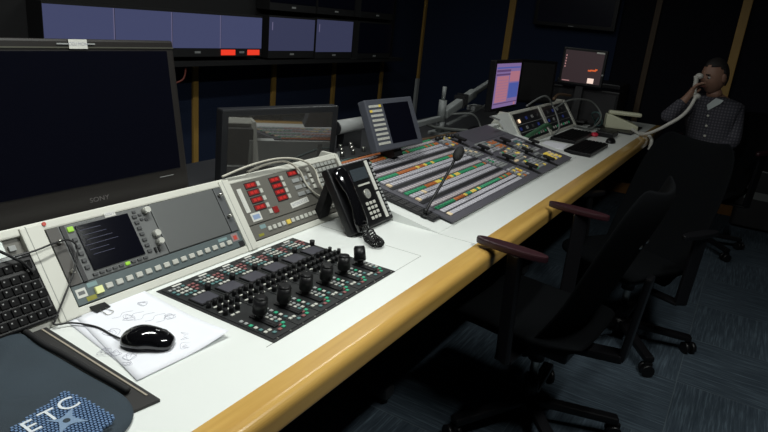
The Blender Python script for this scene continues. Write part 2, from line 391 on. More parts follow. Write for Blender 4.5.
# far frame bays
NV = mat('far_unit_dark_face', (.012, .013, .017), .4)
WARM = led('warm_status_lamp', (1, .7, .45), 1.2); BLUEL = led('blue_status_light', (.05, .08, .4), .10)
for (y0, w, lab) in ((3.602, .526, 'dark rack unit with a warm lamp and blue lights beyond the switcher'), (4.182, .576, 'dark rack unit with cables in the far bay')):
    u = thing('rack_unit', lab, 'rack unit', RM(y0), 'dark units in the far rack frame')
    MB().box(0, w, .021, .199, -.02, .003, NV, .002).build('faceplate', u)
    for yy in (.075, .125): MB().box(.0, w, yy, yy+.003, .003, .005, GKEY).build('divider_strip', u)
    for k in range(8):
        MB().box(-.014, .014, -.010, .010, 0, .004, BLUEL if k % 3 == 0 else DK if k % 3 == 1 else GKEY).build('window', u, T(.05+.058*k, .16 if k % 2 else .10, .003))
    for k in range(10): MB().box(-.009, .009, -.008, .008, 0, .004, WKEY if k % 3 else GREEN).build('key', u, T(.04+.048*k, .045, .003))
    if y0 < 4: MB().cyl((0, 0, 0), .012, .006, WARM).build('status_lamp', u, T(.075, .150, .003))

# ------------------------------------------------------------------ camera control panels with joysticks (six)
RCM = lambda y: surf((-1.091, y, D), 0)
pl_ = MB().box(-.006, .498, -.358, .004, 0, .002, mat('joystick_plate_black', (.010, .010, .011), .5), .001)
mp = pl_.build('mounting_plate', None, surf((-.735, .888, D), 0) @ T(0, .352, 0))
tag(mp, 'black mounting plate let into the white desk under the joystick modules', 'plate')
for k in range(12): MB().cyl((0, 0, 0), .0022, .001, CHROME, n=8).build('screw', mp, T(.012+.043*k, -.352, .002))
H0 = .002
PLB = mat('module_face', (.012, .013, .014), .45)
def make_module():
    u = thing('joystick_control_module', 'x', 'control panel', RCM(.885), 'joystick camera control modules')
    MB().box(.001, .081, .0, .346, H0, .004, PLB, .001).build('faceplate', u, T(0, 0, 0))
    z = .004
    MB().box(.03, .056, .338, .344, z, z+.0006, TAPE).build('name_strip', u)
    for (mm, spots) in ((WKEY, [(.022+.0125*c, .312-.014*r) for r in range(2) for c in range(3)]),
                        (PINKK, [(.060+.0125*c, .318-.014*r) for r in range(3) for c in range(2) if not (r == 2 and c == 1)]),
                        (TEALK, [(.010, .312), (.022, .284), (.035, .284), (.048, .284), (.010, .298), (.048, .326)]),
                        (WKEY, [(.060, .27), (.048, .27), (.035, .27)])):
        grp_buttons(u, spots, .009, .0075, .003, mm, 'button', z)
    grp_buttons(u, [(.010+.0125*c, .326-.014*r) for r in range(1) for c in range(3)], .009, .0075, .003, GKEY, 'button', z)
    s_ = MB().box(.007, .068, .216, .262, z, z+.0035, BLACK, .001).build('screen_frame', u)
    MB().box(.010, .065, .220, .259, z+.0035, z+.0042, SCRG).build('screen', s_)
    # selector knob at the corner of the screen
    MB().cyl((0, 0, 0), .0075, .016, BLACK).build('knob', u, T(.074, .270, z))
    kn = None
    for (x, y) in [(.012+.019*c, .202) for c in range(4)] + [(.02+.019*c, .176) for c in range(4)] + [(.012+.019*c, .150) for c in range(3)]:
        if kn is None: kn = MB().cyl((0, 0, 0), .0062, .015, BLACK, .0050, n=12).build('knob', u, T(x, y, z))
        else: inst(kn, u, T(x, y, z))
    grp_buttons(u, [(.021+.019*c, .189) for c in range(3)]+[(.012+.019*c, .163) for c in range(4)]+[(.02, .135), (.035, .135)], .011, .0055, .003, WKEY, 'button', z)
    # joystick with its slot
    sl = MB().box(-.010, .010, -.045, .03, 0, .004, BLACK, .002).box(-.004, .004, -.040, .025, .004, .0045, BLACKM).build('joystick_slot', u, T(.046, .073, z))
    rings = [(.0, .009), (.012, .009), (.0125, .0145), (.016, .0168), (.048, .0160), (.053, .0135), (.054, .012)]
    bm = MB()
    for i in range(len(rings)-1): bm.cyl((0, 0, rings[i][0]), rings[i][1], rings[i+1][0]-rings[i][0], BLACK, rings[i+1][1], n=20)
    j = bm.build('joystick', u, T(.046, .080, z+.002))
    grp_buttons(u, [(.072, .110-.013*r) for r in range(5)]+[(.010, .10), (.010, .086)], .009, .008, .003, GKEY, 'button', z)
    grp_buttons(u, [(.010, .03), (.022, .03), (.010, .058), (.060, .058), (.072, .045), (.060, .072)], .009, .008, .003, WKEY, 'button', z)
    grp_buttons(u, [(.010, .044), (.060, .045), (.022, .016), (.060, .086)], .009, .008, .003, TEALK, 'button', z)
    grp_buttons(u, [(.066, .030), (.054, .018), (.010, .072)], .009, .008, .003, mat('green_button', (.03, .30, .17), .5, emit=(.03, .6, .3), es=.08), 'button', z)
    grp_buttons(u, [(.040, .016), (.054, .03)], .010, .008, .003, PINKK, 'button', z)
    return u
m0 = make_module(); mods = [m0] + [copy_tree(m0) for _ in range(5)]
ords = ['nearest joystick control module, at the paper end of the black plate', 'second joystick control module from the paper end', 'third joystick control module from the paper end',
        'fourth joystick control module from the paper end', 'fifth joystick control module, one short of the desk phone end', 'farthest joystick control module, beside the curly phone cord']
for i, u in enumerate(mods):
    u.matrix_world = surf((-.737, .889+.0818*i, D), 0) ; u['label'] = ords[i]
    for ch in u.children:
        if ch.name.startswith('joystick') and 'slot' not in ch.name:
            ch.rotation_euler = ([0, .02, -.03, .04, -.1, -.3][i], [.03, -.02, .05, 0, .06, .2][i], 0)

# ------------------------------------------------------------------ big vision switcher
pl = thing('switcher_plinth', 'white sloping plinth under the big vision switcher', 'plinth')
MB().prism([(-.783, D), (-1.31, D), (-1.31, D+.105), (-1.275, D+.105), (-1.27, D+.086), (-.783, D+.002)], 1.762, 3.56, WHITE).build('plinth_body', pl)
SWM = surf((-.781, 1.872, .757), math.degrees(math.atan(.18))) @ Matrix.Scale(1.032, 4)
sw = thing('vision_switcher', 'large grey vision switcher with rows of green, orange and lilac keys', 'switcher', SWM)
W_, H_ = 1.505, .512
MB().box(0.03, W_-.03, .05, H_-.01, -.0135, -.008, DARK).build('chassis', sw)
MB().box(0, W_, 0, H_, -.008, 0, SWB, .002).build('top_plate', sw)
# ventilation ledge visible on the near end
g = MB().box(-.050, .004, .048, .50, -.0135, -.006, SWD, .001)
for k in range(15):
    for j in range(3): g.box(-.046+.0155*j, -.034+.0155*j, .054+.0298*k, .079+.0298*k, -.006, -.0035, mat('grille_slat', (.035, .034, .036), .5))
g.build('end_grille', sw)
cnt = [0]; rest = {}
PROT = {}
def key(x, y, w, h, m, z=0, t=.005):
    cnt[0] += 1
    if cnt[0] <= 100:
        kk = (w, h, m.name)
        if kk in PROT: inst(PROT[kk], sw, T(x, y, z))
        else: PROT[kk] = MB().box(-w/2, w/2, -h/2, h/2, 0, t, m, .0015, 1).build('key', sw, T(x, y, z))
    else:
        rest.setdefault('k', MB()).box(x-w/2, x+w/2, y-h/2, y+h/2, z, z+t, m)
def row(x0, x1, n, y, h, pick):
    dx = (x1-x0)/n
    for i in range(n): key(x0+dx*(i+.5), y, dx*.76, h, pick(i/n))
def lit(seed, base=GREEN):
    r = random.Random(seed)
    def f(t):
        if t < .20: return GREEN
        if t < .32: return ORANGE
        if t < .60: return YELL if r.random() < .38 else (GREEN if r.random() < .65 else ORANGE)
        if t < .8: return GREEN
        return ORANGE if r.random() < .7 else GREEN
    return f
LP = mat('pink_grey_key', (.45, .41, .43), .45)
for bi, yb in enumerate((.022, .147, .272, .397)):
    MB().box(.02, .80, yb-.016, yb+.001, 0, .0015, SWD).build('dark_channel', sw) if bi else None
    MB().box(.025, .775, yb+.006, yb+.1, 0, .0006, mat('bank_base', (.05, .048, .058), .5)).build('bank_strip', sw)
    row(.03, .77, 34, yb+.014, .019, lambda t: LKEY if t > .02 else WARMK)
    row(.03, .77, 34, yb+.040, .019, lambda t, b_=bi: LKEY if not (b_ % 2 and .1 < t < .14) else WARMK)
    row(.03, .77, 34, yb+.064, .0145, lit(bi+3))
    row(.03, .77, 34, yb+.088, .017, lambda t: LP)
row(.03, .77, 40, .503, .010, lambda t: ORANGE if t < .6 else GREEN)
# right hand modules: small key clusters, lever slots
def cluster(x, y, nx, ny, px, py, cols):
    for i in range(nx):
        for j in range(ny): key(x+px*i, y-py*j, px*.75, py*.72, cols[(i*3+j*5+int(i*j/2)) % len(cols)])
def lever(x, y, ang=0):
    l = MB().box(-.014, .014, -.055, .055, 0, .002, BLACKM).build('lever_slot', sw, T(x, y, 0) @ Matrix.Rotation(ang, 4, 'Z'))
    MB().box(-.008, .008, -.008, .008, 0, .018, BLACK, .002).box(-.013, .013, -.03, .03, .016, .028, BLACK, .005).build('lever', l)
for (x, y) in ((.93, .42), (.945, .30), (.95, .17), (.96, .055), (1.21, .165), (1.22, .05), (1.24, .30), (1.45, .21)): lever(x, y)
cluster(.82, .47, 4, 4, .022, .018, [GKEY, YELL, GKEY, LKEY, ORANGE, GKEY])
cluster(.81, .36, 4, 4, .022, .018, [GKEY, LKEY, GKEY, WARMK, GKEY])
cluster(.81, .235, 4, 4, .022, .018, [LKEY, GKEY, GREEN, GKEY, GKEY, GKEY])
cluster(.81, .11, 4, 5, .022, .018, [LKEY, YELL, GKEY, GKEY, ORANGE, GKEY, GKEY])
cluster(1.0, .36, 6, 4, .022, .018, [GKEY, TEALK, WARMK, GKEY, GKEY, LKEY])
cluster(1.12, .345, 4, 5, .022, .017, [ORANGE, ORANGE, GKEY, ORANGE])
cluster(1.03, .235, 6, 4, .022, .018, [GKEY, GKEY, WARMK, GREEN, GKEY, GKEY, ORANGE])
cluster(1.03, .115, 6, 5, .022, .018, [GKEY, LKEY, GKEY, YELL, GKEY, GKEY, GREEN])
cluster(1.27, .25, 5, 4, .022, .018, [GKEY, YELL, TEALK, GKEY, WARMK])
cluster(1.26, .13, 3, 4, .022, .02, [GKEY, GKEY, DK])
cluster(1.34, .105, 5, 4, .021, .02, [YELL, YELL, WARMK, YELL, LKEY])
cluster(1.36, .30, 4, 3, .024, .02, [LKEY, GKEY, TEALK])
cluster(1.00, .285, 7, 2, .022, .016, [GKEY, LKEY]); cluster(1.0, .16, 7, 2, .022, .016, [GKEY, GKEY, WARMK]); cluster(.815, .29, 4, 2, .022, .016, [GKEY, ORANGE, GKEY])
cluster(.815, .165, 4, 2, .022, .016, [GKEY]); cluster(1.27, .175, 7, 2, .022, .016, [GKEY, LKEY, GKEY]); cluster(1.14, .245, 3, 5, .022, .018, [GKEY, LKEY, GKEY, YELL])
cluster(.87, .495, 4, 2, .02, .016, [GKEY, YELL]); cluster(1.17, .115, 1, 5, .02, .018, [GKEY]); cluster(1.06, .44, 0, 0, .02, .02, [GKEY])
for (x, y) in ((.82, .49), (.86, .488), (.93, .49), (.97, .48), (1.0, .47)): MB().cyl((0, 0, 0), .011, .018, DARK, .009).build('knob', sw, T(x, y, 0))
rk = rest['k'].build('key', sw); tag(rk, kind='stuff')
MB().box(1.04, 1.46, .375, .505, 0, .0015, mat('plain_slate_plate', (.070, .066, .083), .55)).build('plain_plate', sw)

# gooseneck microphone
mic = thing('gooseneck_microphone', 'black gooseneck microphone rising in front of the vision switcher', 'microphone', T(-.873, 1.835, D+.016))
MB().cyl((0, 0, 0), .02, .012, BLACK, .017).cyl((0, 0, .012), .008, .02, BLACK).build('base', mic)
MB().tube([(0, 0, .02), (.002, .03, .052), (.003, .11, .114), (.002, .185, .176)], .0052, BLACK).build('gooseneck', mic)
MB().ball((0, 0, 0), .019, BLACKM, (1, 1, 1.75), M=T(.003, .212, .197) @ Matrix.Rotation(math.radians(-48), 4, 'X')).build('foam_head', mic)

# ------------------------------------------------------------------ desk phone
ph_t = math.degrees(math.atan2(.175, .112))
PM = surf((-.955, 1.538, D+.012), ph_t)
ph = thing('desk_phone', 'black office desk phone on a tilted stand in front of the red display panel', 'phone', PM)
PW, PH = .226, .222
MB().box(-.022, PW, 0, PH, -.03, 0, BLACK, .008, 3, smooth=True).build('body', ph)
W2P = PM.inverted()
st = MB().prism([(-.962, D), (-.99, D), (-1.10, D+.15), (-1.085, D+.17)], 1.545, 1.60, BLACK).prism([(-1.12, D), (-1.15, D), (-1.10, D+.15), (-1.08, D+.15)], 1.55, 1.60, BLACK).prism([(-1.12, D), (-1.15, D), (-1.10, D+.15), (-1.08, D+.15)], 1.70, 1.75, BLACK).box(-1.15, -1.12, 1.55, 1.75, D, D+.012, BLACK)
so = st.build('stand', ph); so.matrix_local = W2P
hb = MB()
def hsec(y, w, h, z):  # rounded handset section
    return [(.020+w*1.1*math.cos(a)*.5, y, z+h*math.sin(a)*.5) for a in [2*PI*i/14 for i in range(14)]]
secs = [(-.004, .02, .012, .008), (.004, .050, .026, .010), (.030, .060, .032, .013), (.055, .056, .028, .017), (.08, .046, .024, .021), (.13, .046, .024, .021), (.155, .056, .028, .017), (.185, .060, .032, .013), (.208, .052, .026, .010), (.215, .02, .012, .008)]
vr = [[hb.bm.verts.new(p) for p in hsec(*s_)] for s_ in secs]
for i in range(len(vr)-1):
    for j in range(14): hb.bm.faces.new((vr[i][j], vr[i][(j+1) % 14], vr[i+1][(j+1) % 14], vr[i+1][j]))
hb.bm.faces.new(vr[0][::-1]); hb.bm.faces.new(vr[-1]); hb._fin([v for r in vr for v in r], GLOSS, None, True)
hb.build('handset', ph)
MB().box(.084, .174, .158, .198, 0, .002, mat('phone_display', (.045, .055, .065), .15), .001).build('display', ph)
MB().box(.098, .165, .138, .144, 0, .0025, WKEY).build('soft_key_bar', ph)
nv = MB().cyl((0, 0, 0), .0165, .003, SILVER, n=24).build('navigation_pad', ph, T(.130, .108, 0)); MB().cyl((0, 0, .003), .007, .001, GKEY, n=16).build('centre_key', nv)
grp_buttons(ph, [(.107+.021*c, .076-.0165*r) for r in range(4) for c in range(3)], .0145, .0105, .003, WKEY, 'number_key', 0)
MB().box(.181, .198, .012, .104, 0, .003, TAPE, .001).build('label_strip', ph); MB().box(.181, .198, .110, .216, 0, .003, TAPE, .001).build('label_strip', ph)
grp_buttons(ph, [(.212, .018+.0132*r) for r in range(15)], .010, .008, .003, GKEY, 'line_key', 0)
text_mesh('AVAYA', .009, GKEY, 'brand_print', ph, T(.19, .2045, .0035), sx=.5) if False else None
# curly cord
pts = []; 
P0 = Vector((-.95, 1.556, D+.018)); path = [Vector((-.945, 1.555, D+.045)), Vector((-.925, 1.535, D+.018)), Vector((-.905, 1.515, D+.014)), Vector((-.885, 1.50, D+.016)), Vector((-.862, 1.488, D+.016)), Vector((-.852, 1.512, D+.014)), Vector((-.872, 1.53, D+.014)), Vector((-.90, 1.545, D+.014)), Vector((-.935, 1.575, D+.02))]
cc = []
NT = 23
for i in range(NT*8+1):
    t = i/(NT*8)*(len(path)-1); k = min(int(t), len(path)-2); p = path[k].lerp(path[k+1], t-k); d = (path[k+1]-path[k]).normalized()
    a = d.cross(Vector((0, 0, 1))).normalized(); bb = Vector((0, 0, 1)); an = i/8*2*PI
    cc.append(p+a*math.cos(an)*.0095+bb*math.sin(an)*.0095)
tag(MB().tube(cc, .0024, BLACK, n=5, res=1).build('coiled_phone_cord'), 'black coiled cord bunched on the desk below the black phone', 'cord')

# ------------------------------------------------------------------ large near monitor
def lean(p0, tilt, yaw=0): return surf(p0, tilt, yaw)
tl = math.degrees(math.atan2(.39, .062))
tv = thing('large_monitor', 'large black monitor leaning back behind the rack frame, SONY on its bezel', 'monitor', lean((-1.287, .61, .80), tl))
TW = .565; TH = .495
MB().box(-.04, TW, 0, TH, -.06, 0, BEZEL, .006).build('housing', tv)
MB().box(.0, TW-.024, .155, .468, -.001, .0015, GLASS, .001).build('screen', tv)
MB().box(-.04, TW-.002, TH-.021, TH-.018, 0, .002, mat('pale_gold_trim', (.22, .22, .18), .3, metal=.7)).build('trim_line', tv)
MB().box(.237, .332, TH-.013, TH-.010, .0, .003, GKEY).build('speaker_slot', tv)
text_mesh('SONY', .016, mat('logo_grey', (.13, .12, .12), .4), 'brand_letters', tv, T(.285, .118, .001), .0003, sx=1.25)
text_mesh('TRIMASTER', .007, MATS['logo_grey'], 'model_letters', tv, T(.50, .140, .001), .0002) if False else MB().box(.47, .515, .139, .1405, 0, .0008, GKEY).build('small_print', tv)
st = MB().box(-.023, .023, -.0105, .0105, 0, .001, TAPE).build('paper_label', tv, T(.288, TH-.012, .003))
text_mesh('CCU MON', .010, GRAPH, 'label_text', st, T(0, 0, .0012), .0001)
sd = MB().box(.15, .42, -.062, .04, -.05, -.02, DARK).build('stand', tv)

# ------------------------------------------------------------------ mid monitor tipped forward, reflecting the desk
YA, YB = 1.58, 2.0
yawm = math.degrees(math.atan2(-(-1.375+1.60), .42))   # left side further back
MM = T(-1.64, 1.59, .765) @ Matrix.Rotation(-math.atan2(.255, .42), 4, 'Z')
tm = 92.5
Bm = surf((0, 0, 0), tm)
mid = thing('glossy_monitor', 'dark framed monitor whose glossy screen reflects the desk, right of the large monitor', 'monitor', T(-1.60, 1.555, .775) @ Matrix.Rotation(-math.atan2(.15, .53), 4, 'Z') @ Bm)
MWd, MHt = .555, .262
MB().box(.028, MWd, -.03, MHt, -.045, 0, mat('charcoal_frame', (.022, .023, .026), .35), .006).build('housing', mid)
MB().box(.052, MWd-.030, .0, MHt-.024, -.001, .001, MIRG).build('screen', mid)
MB().box(.18, .32, -.02, -.005, -.11, -.04, DARK).cyl((.25, -.02, -.10), .10, .012, DARK, axis='Y').build('stand', mid)

# ------------------------------------------------------------------ small touch panel
LM = T(-1.195, 2.01, .893) @ Matrix.Rotation(math.radians(-4), 4, 'Z') @ surf((0, 0, 0), 64.5) @ T(.014, .006, 0)
lc = thing('touch_panel', 'slate grey touch panel with a column of small labels standing behind the switcher', 'panel', LM)
LG = mat('slate_blue_grey', (.075, .08, .10), .45)
MB().box(0, .338, 0, .208, -.035, 0, LG, .005).build('housing', lc)
MB().box(.115, .30, .022, .187, -.001, .0015, GLASS, .001).build('screen', lc)
for r in range(9):
    for c in range(5):
        m = YELL if (r, c) in ((0, 4), (1, 0)) else WKEY
        MB().box(-.0075, .0075, -.0048, .0048, 0, .0015, m).build('label_key', lc, T(.026+.0165*c, .180-.0188*r, 0))
MB().box(.15, .21, -.03, .05, -.10, -.033, DARK).build('stand', lc)
for r in range(4): MB().box(-.004, .004, -.008, .008, 0, .006, DARK, .001).build('side_button', lc, T(.337, .17-.035*r, -.012))

# grey rounded housing + dark box of connectors in the gap
o = thing('rounded_grey_housing', 'pale grey rounded housing lying in the gap left of the touch panel', 'housing', T(-1.60, 2.30, .895))
MB().cyl((0, 0, 0), .033, .26, mat('pale_grey_housing', (.32, .33, .33), .5), axis='Y', n=24).build('housing', o)
MB().cyl((0, -.006, 0), .034, .008, DARK, axis='Y', n=24).build('end_cap', o)
MB().box(-.02, .02, .05, .2, -.155, -.02, DARK).build('stand', o)
o = thing('connector_box', 'dark box of silver cable connectors below the rounded grey housing', 'connector box', T(-1.50, 2.05, D))
MB().box(-.06, .10, 0, .30, 0, .075, DARK, .004).build('box', o)
for k in range(10): MB().cyl((0, 0, 0), .009, .02, CHROME, n=10).build('connector', o, T(-.035+.045*(k % 3), .04+.028*k, .075))
MB().prism([(.105, .0), (.12, 0), (.12, .03), (.105, .12)], -.02, .0, ARMG).build('side_plate', o)
tag(MB().box(0, .24, 0, .30, 0, .004, PAPER).build('paper_stack', None, T(-1.58, 2.75, D) @ Matrix.Rotation(.15, 4, 'Z')), 'white paper sheets lying behind the switcher near the grey monitor arm', 'paper')

# monitor arm
am = thing('clamped_swivel_stand', 'grey articulated monitor arm left of the pink computer screen', 'monitor arm', T(-1.6, 3.42, D))
MB().box(-.05, .05, -.06, .06, 0, .02, ARMG, .004).cyl((0, 0, .02), .026, .06, ARMG).build('clamp', am)
MB().cyl((0, .0, .08), .024, .13, ARMG).cyl((0, .0, .21), .012, .08, ARMG).build('post', am)
MB().bar((0, .03, .12), (.02, .42, .235), .05, .055, ARMG, .012).bar((.02, .42, .235), (.03, .68, .300), .035, .035, ARMG, .01).build('upper_arm', am)
MB().box(-.028, .048, .22, .23, .15, .225, DARK).box(-.028, .048, .26, .27, .16, .235, DARK).build('cable_clip', am)
MB().bar((0, -.02, .10), (.05, -.45, .11), .03, .03, ARMG, .006).build('lower_arm', am)
MB().bar((.02, .06, .06), (.05, .6, .145), .02, .014, ARMG, .004).build('link_rod', am)
MB().box(-.01, .05, .40, .52, .12, .15, GKEY, .004).build('bracket', am)

# ------------------------------------------------------------------ pink computer screen and dark monitors
def monitor(name, label, M, w, h, frame, depth, screen, bez=.022, foot=True, fz=.12, group=None):
    t = thing(name, label, 'monitor', M, group)
    MB().box(0, w, 0, h, -depth, 0, frame, .005).build('housing', t)
    s_ = MB().box(bez, w-bez, bez, h-bez, -.001, .001, screen).build('screen', t)
    if foot: MB().box(w/2-.03, w/2+.03, -fz, .03, -depth, -depth*.5, DARK).box(w/2-.11, w/2+.11, -fz, -fz+.015, -depth-.08, .06, DARK).build('stand', t)
    return t, s_
PINK = led('pink_window', (.50, .20, .27), .75, (.02, .02, .02)); LIL = led('lilac_screen', (.26, .17, .40), .72, (.02, .02, .02))
BLU = led('blue_window', (.075, .11, .40), .8, (.02, .02, .02)); PUR = led('purple_bar', (.12, .06, .17), .8, (.02, .02, .02))
t, s_ = monitor('computer_monitor', 'lit computer monitor showing pink and lilac windows beyond the monitor arm', lean((-1.36, 3.60, .900), 89) @ Matrix.Diagonal((.90, .87, 1, 1)), .53, .355, BLACK, .04, LIL, .022, True, .155)
def win(x0, x1, y0, y1, m, z=.0015, p=s_): MB().box(x0, x1, y0, y1, .001, z, m).build('window', p)
win(.05, .28, .06, .245, PINK); win(.30, .50, .20, .275, PINK); win(.30, .50, .08, .19, BLU); win(.03, .30, .25, .262, PUR); win(.03, .30, .275, .29, PUR, .002); win(.03, .5, .046, .054, PUR)
win(.03, .5, .298, .308, BLU); win(.44, .47, .024, .045, PINK, .002)
for k in range(8): win(.06, .27, .075+.02*k, .077+.02*k, LIL, .002)
DARKF = MB()
t, s_ = monitor('dark_monitor', 'switched-off dark monitor between the pink screen and the orange-marked screen', lean((-1.49, 4.44, .885), 88, -35), .33, .31, BLACK, .05, BLACKM, .02  , True, .14)
OM = T(-1.335, 4.83, .985) @ Matrix.Rotation(math.radians(-84), 4, 'Z') @ surf((0, 0, 0), 86)
BRN = led('dim_brown_picture', (.045, .026, .030), .6, (.01, .01, .01))
t, s_ = monitor('video_monitor', 'monitor near the back wall with a dim picture, orange mark and white square', T(-1.32, 4.85, 1.035) @ Matrix.Rotation(math.radians(-86), 4, 'Z') @ surf((0, 0, 0), 88) @ Matrix.Diagonal((.91, .93, 1, 1)), .355, .29, BLACK, .05, BRN, .02, True, .29)
OR = led('orange_mark', (.9, .16, .04), .6); WS = led('white_square', (.95, .72, .62), .9)
MB().box(.225, .25, .118, .130, .001, .002, OR).box(.245, .29, .122, .134, .001, .002, OR).box(.28, .30, .13, .142, .001, .002, OR).build('orange_mark', s_)
MB().box(.235, .285, .025, .065, .001, .002, WS).build('white_square', s_)
PK = led('pink_menu_mark', (.6, .3, .3), .6)
for k in range(5): MB().box(.03, .038, .22-.022*k, .232-.022*k, .001, .002, PK).build('menu_mark', s_)
MB().box(.27, .335, .262, .274, .002, .006, TAPE).build('paper_label', t)
MB().box(.03, .09, .026, .032, .001, .002, PK).build('menu_mark', s_)
MB().cyl((0, 0, 0), .008, .004, GKEY).build('power_button', t, T(.352-.006, .10, 0))
t = thing('black_equipment_box', 'black equipment box under the video monitor at the back of the desk', 'box', T(-1.42, 4.95, D))
MB().box(-.02, .55, 0, .3, 0, .275, BLACK, .01).build('body', t); MB().box(0, .53, -.004, 0, .02, .25, DARK).build('front_panel', t)
t = thing('equipment_cabinet', 'tall black equipment cabinet standing in the far corner behind the desk phone', 'cabinet', T(-1.0, 5.60, 0))
MB().box(-.55, .0, .05, .5, 0, 1.02, DARK, .01).build('body', t); MB().box(-.53, -.02, .045, .05, .1, .98, BLACK).build('door', t)
for k in range(5): MB().box(-.50, -.05, .040, .045, .25+.15*k, .256+.15*k, GKEY).build('vent_slot', t)
t, s_ = monitor('wall_television', 'dark television hung on the far wall above the video monitor', T(-1.98, 6.03, 1.452) @ Matrix.Rotation(math.radians(-90), 4, 'Z') @ surf((0, 0, 0), 90), .76, .46, BLACK, .06, mat('dim_blue_black_glass', (.006, .007, .018), .25), .035, False)
MB().box(.34, .39, .010, .016, 0, .002, GKEY).build('brand_badge', t)
MB().box(.2, .56, .1, .3, -.075, -.058, DARK).build('wall_bracket', t)

# ------------------------------------------------------------------ wall monitors
XM = -2.90
fr = thing('monitor_rack', 'black rack carrying the wall monitors in front of the navy wall', 'rack')
MB().box(XM-.155, XM-.125, 1.45, 5.2, 1.02, 2.2, BLACKM).box(XM-.16, XM+.0, 1.45, 5.2, 1.005, 1.035, BLACKM).build('rack_panel', fr)
for y in (1.5, 2.7, 3.9, 5.0): MB().box(XM-.29, XM-.16, y-.03, y+.03, 1.1, 2.1, BLACKM).build('wall_arm', fr)
def wallmon(y0, y1, z0, z1, m, lab, seam=False, mark=False, group='monitors on the wall rack', badge=True, topb=False, cells=1):
    w = y1-y0; h = z1-z0
    t = thing('wall_monitor', lab, 'monitor', lean((XM, y0, z0), 90), group)
    MB().box(0, w, -.050, h+.012, -.12, 0, BLACKM).build('housing', t)
    s_ = MB().box(.003, w-.003, 0, h, 0, .002, m).build('screen', t)
    if seam: MB().box(w-.008, w-.002, 0, h, .0021, .003, SEAML).build('bright_edge', s_)
    if badge: MB().box(w/2-.022, w/2+.022, -.030, -.018, 0, .002, GKEY).build('brand_badge', t)
    if mark: MB().box(.03, .038, h*.62, h*.86, .002, .003, MATS['monitor_edge_lilac']).build('screen_mark', s_)
    return t
ys = [1.744, 2.126, 2.497, 2.871, 3.243]
labs = ['blue-grey wall monitor at the left end of the row above the large black monitor', 'second blue-grey wall monitor from the left end of the row', 'third blue-grey wall monitor, just left of the one with red tally lights', 'blue-grey wall monitor with two red tally lights below it']
for i in range(4):
    t = wallmon(ys[i], ys[i+1], 1.112, 1.308, SCRB, labs[i], i < 3, badge=i >= 2)
    if i == 3:
        for x0, x1 in ((.0, .135), (.235, .36)): MB().box(x0+.003, x1-.01, -.042, -.008, 0, .004, REDT).build('tally_light', t)
wallmon(3.312, 3.818, 1.098, 1.318, SCRB2, 'dim blue-grey wall monitor left of the gap, right of the red tally lights', mark=True)
wallmon(3.84, 4.325, 1.090, 1.325, SCRB2, 'right-hand dim blue-grey wall monitor, next to the switched-off one', mark=True)
wallmon(4.42, 4.95, 1.08, 1.325, GLASS, 'switched-off wall monitor at the right end of the lower row')
for i, (a, c, lb) in enumerate(((3.312, 3.818, 'left'), (3.84, 4.325, 'middle'), (4.42, 4.95, 'right'))):
    wallmon(a, c, 1.415, 1.66, GLASS, 'switched-off upper wall monitor, %s of the three seen only by their badges' % lb, group='upper wall monitors')
tag(MB().tube([(-2.93, 2.62, 1.025), (-2.93, 2.60, .93), (-2.95, 2.50, .90), (-3.0, 2.42, .91)], .006, mat('red_brown_cable', (.15, .03, .02), .5)).build('dangling_cable'), 'thin red-brown cable dangling under the wall monitors', 'cable')

# ------------------------------------------------------------------ paper, clip, mouse, keyboard, bag
def sheet(name, quad, z, label, group, curl=0):
    mb = MB(); A, B_, C_, E_ = [Vector((*q, 0)) for q in quad]; n = 12; vs = []
    for i in range(n+1):
        rw = []
        for j in range(n+1):
            p = A.lerp(B_, i/n).lerp(E_.lerp(C_, i/n), j/n)
            zz = z + curl*max(0, (i/n+j/n)-1.45)**2*.35 + .0004*math.sin(i*.7+j*.5)*0
            rw.append(mb.bm.verts.new((p.x, p.y, zz)))
        vs.append(rw)
    for i in range(n):
        for j in range(n): mb.bm.faces.new((vs[i][j], vs[i+1][j], vs[i+1][j+1], vs[i][j+1]))
    mb._fin([v for r in vs for v in r], PAPER, None, True)
    o = mb.build(name); o.modifiers.new('thick', 'SOLIDIFY').thickness = -.0006
    return tag(o, label, 'paper', group)
sheet('paper_sheet', ((-1.12, .672), (-.846, .632), (-.836, .826), (-1.128, .845)), D+.0012, 'lower white paper sheet sticking out under the scribbled sheet', 'clipped paper sheets')
sh = sheet('paper_sheet', ((-1.105, .690), (-.826, .622), (-.816, .840), (-1.134, .866)), D+.0028, 'top white paper sheet with pencil scribbles under the mouse', 'clipped paper sheets', curl=.12)
SZ = D+.0036
def scrib(pts): return MB().tube([(x, y, SZ) for x, y in pts], .00035, GRAPH, n=4, res=4).build('scribble', sh)
rr = random.Random(3)
for (cx, cy, s_) in ((-1.0, .70, .02), (-.95, .645, .016), (-.90, .665, .018), (-.87, .80, .024), (-1.03, .76, .02), (-1.06, .82, .016), (-.85, .76, .02), (-.97, .82, .02), (-.93, .655, .013), (-.885, .645, .012)):
    a = rr.random()*6; P_ = [(cx, cy)]
    for k in range(9): a += rr.uniform(1.1, 2.6); q = rr.uniform(.4, 1)*s_; P_.append((cx+math.cos(a)*q, cy+math.sin(a)*q))
    scrib(P_)
for k in range(6):
    an = k*PI/3+.3; scrib([(-.87, .795), (-.87+.012*math.cos(an-.25), .795+.012*math.sin(an-.25)), (-.87+.03*math.cos(an), .795+.03*math.sin(an)), (-.87+.012*math.cos(an+.3), .795+.012*math.sin(an+.3)), (-.87, .795)])
for k in range(5): scrib([(-1.05+.02*k, .735+.012*k), (-1.045+.02*k, .75+.012*k), (-1.055+.02*k, .765+.012*k), (-1.047+.02*k, .785+.012*k)])
cl = thing('binder_clip', 'black binder clip on the top edge of the paper sheets', 'clip', T(-1.105, .745, D+.0005) @ Matrix.Rotation(.10, 4, 'Z'))
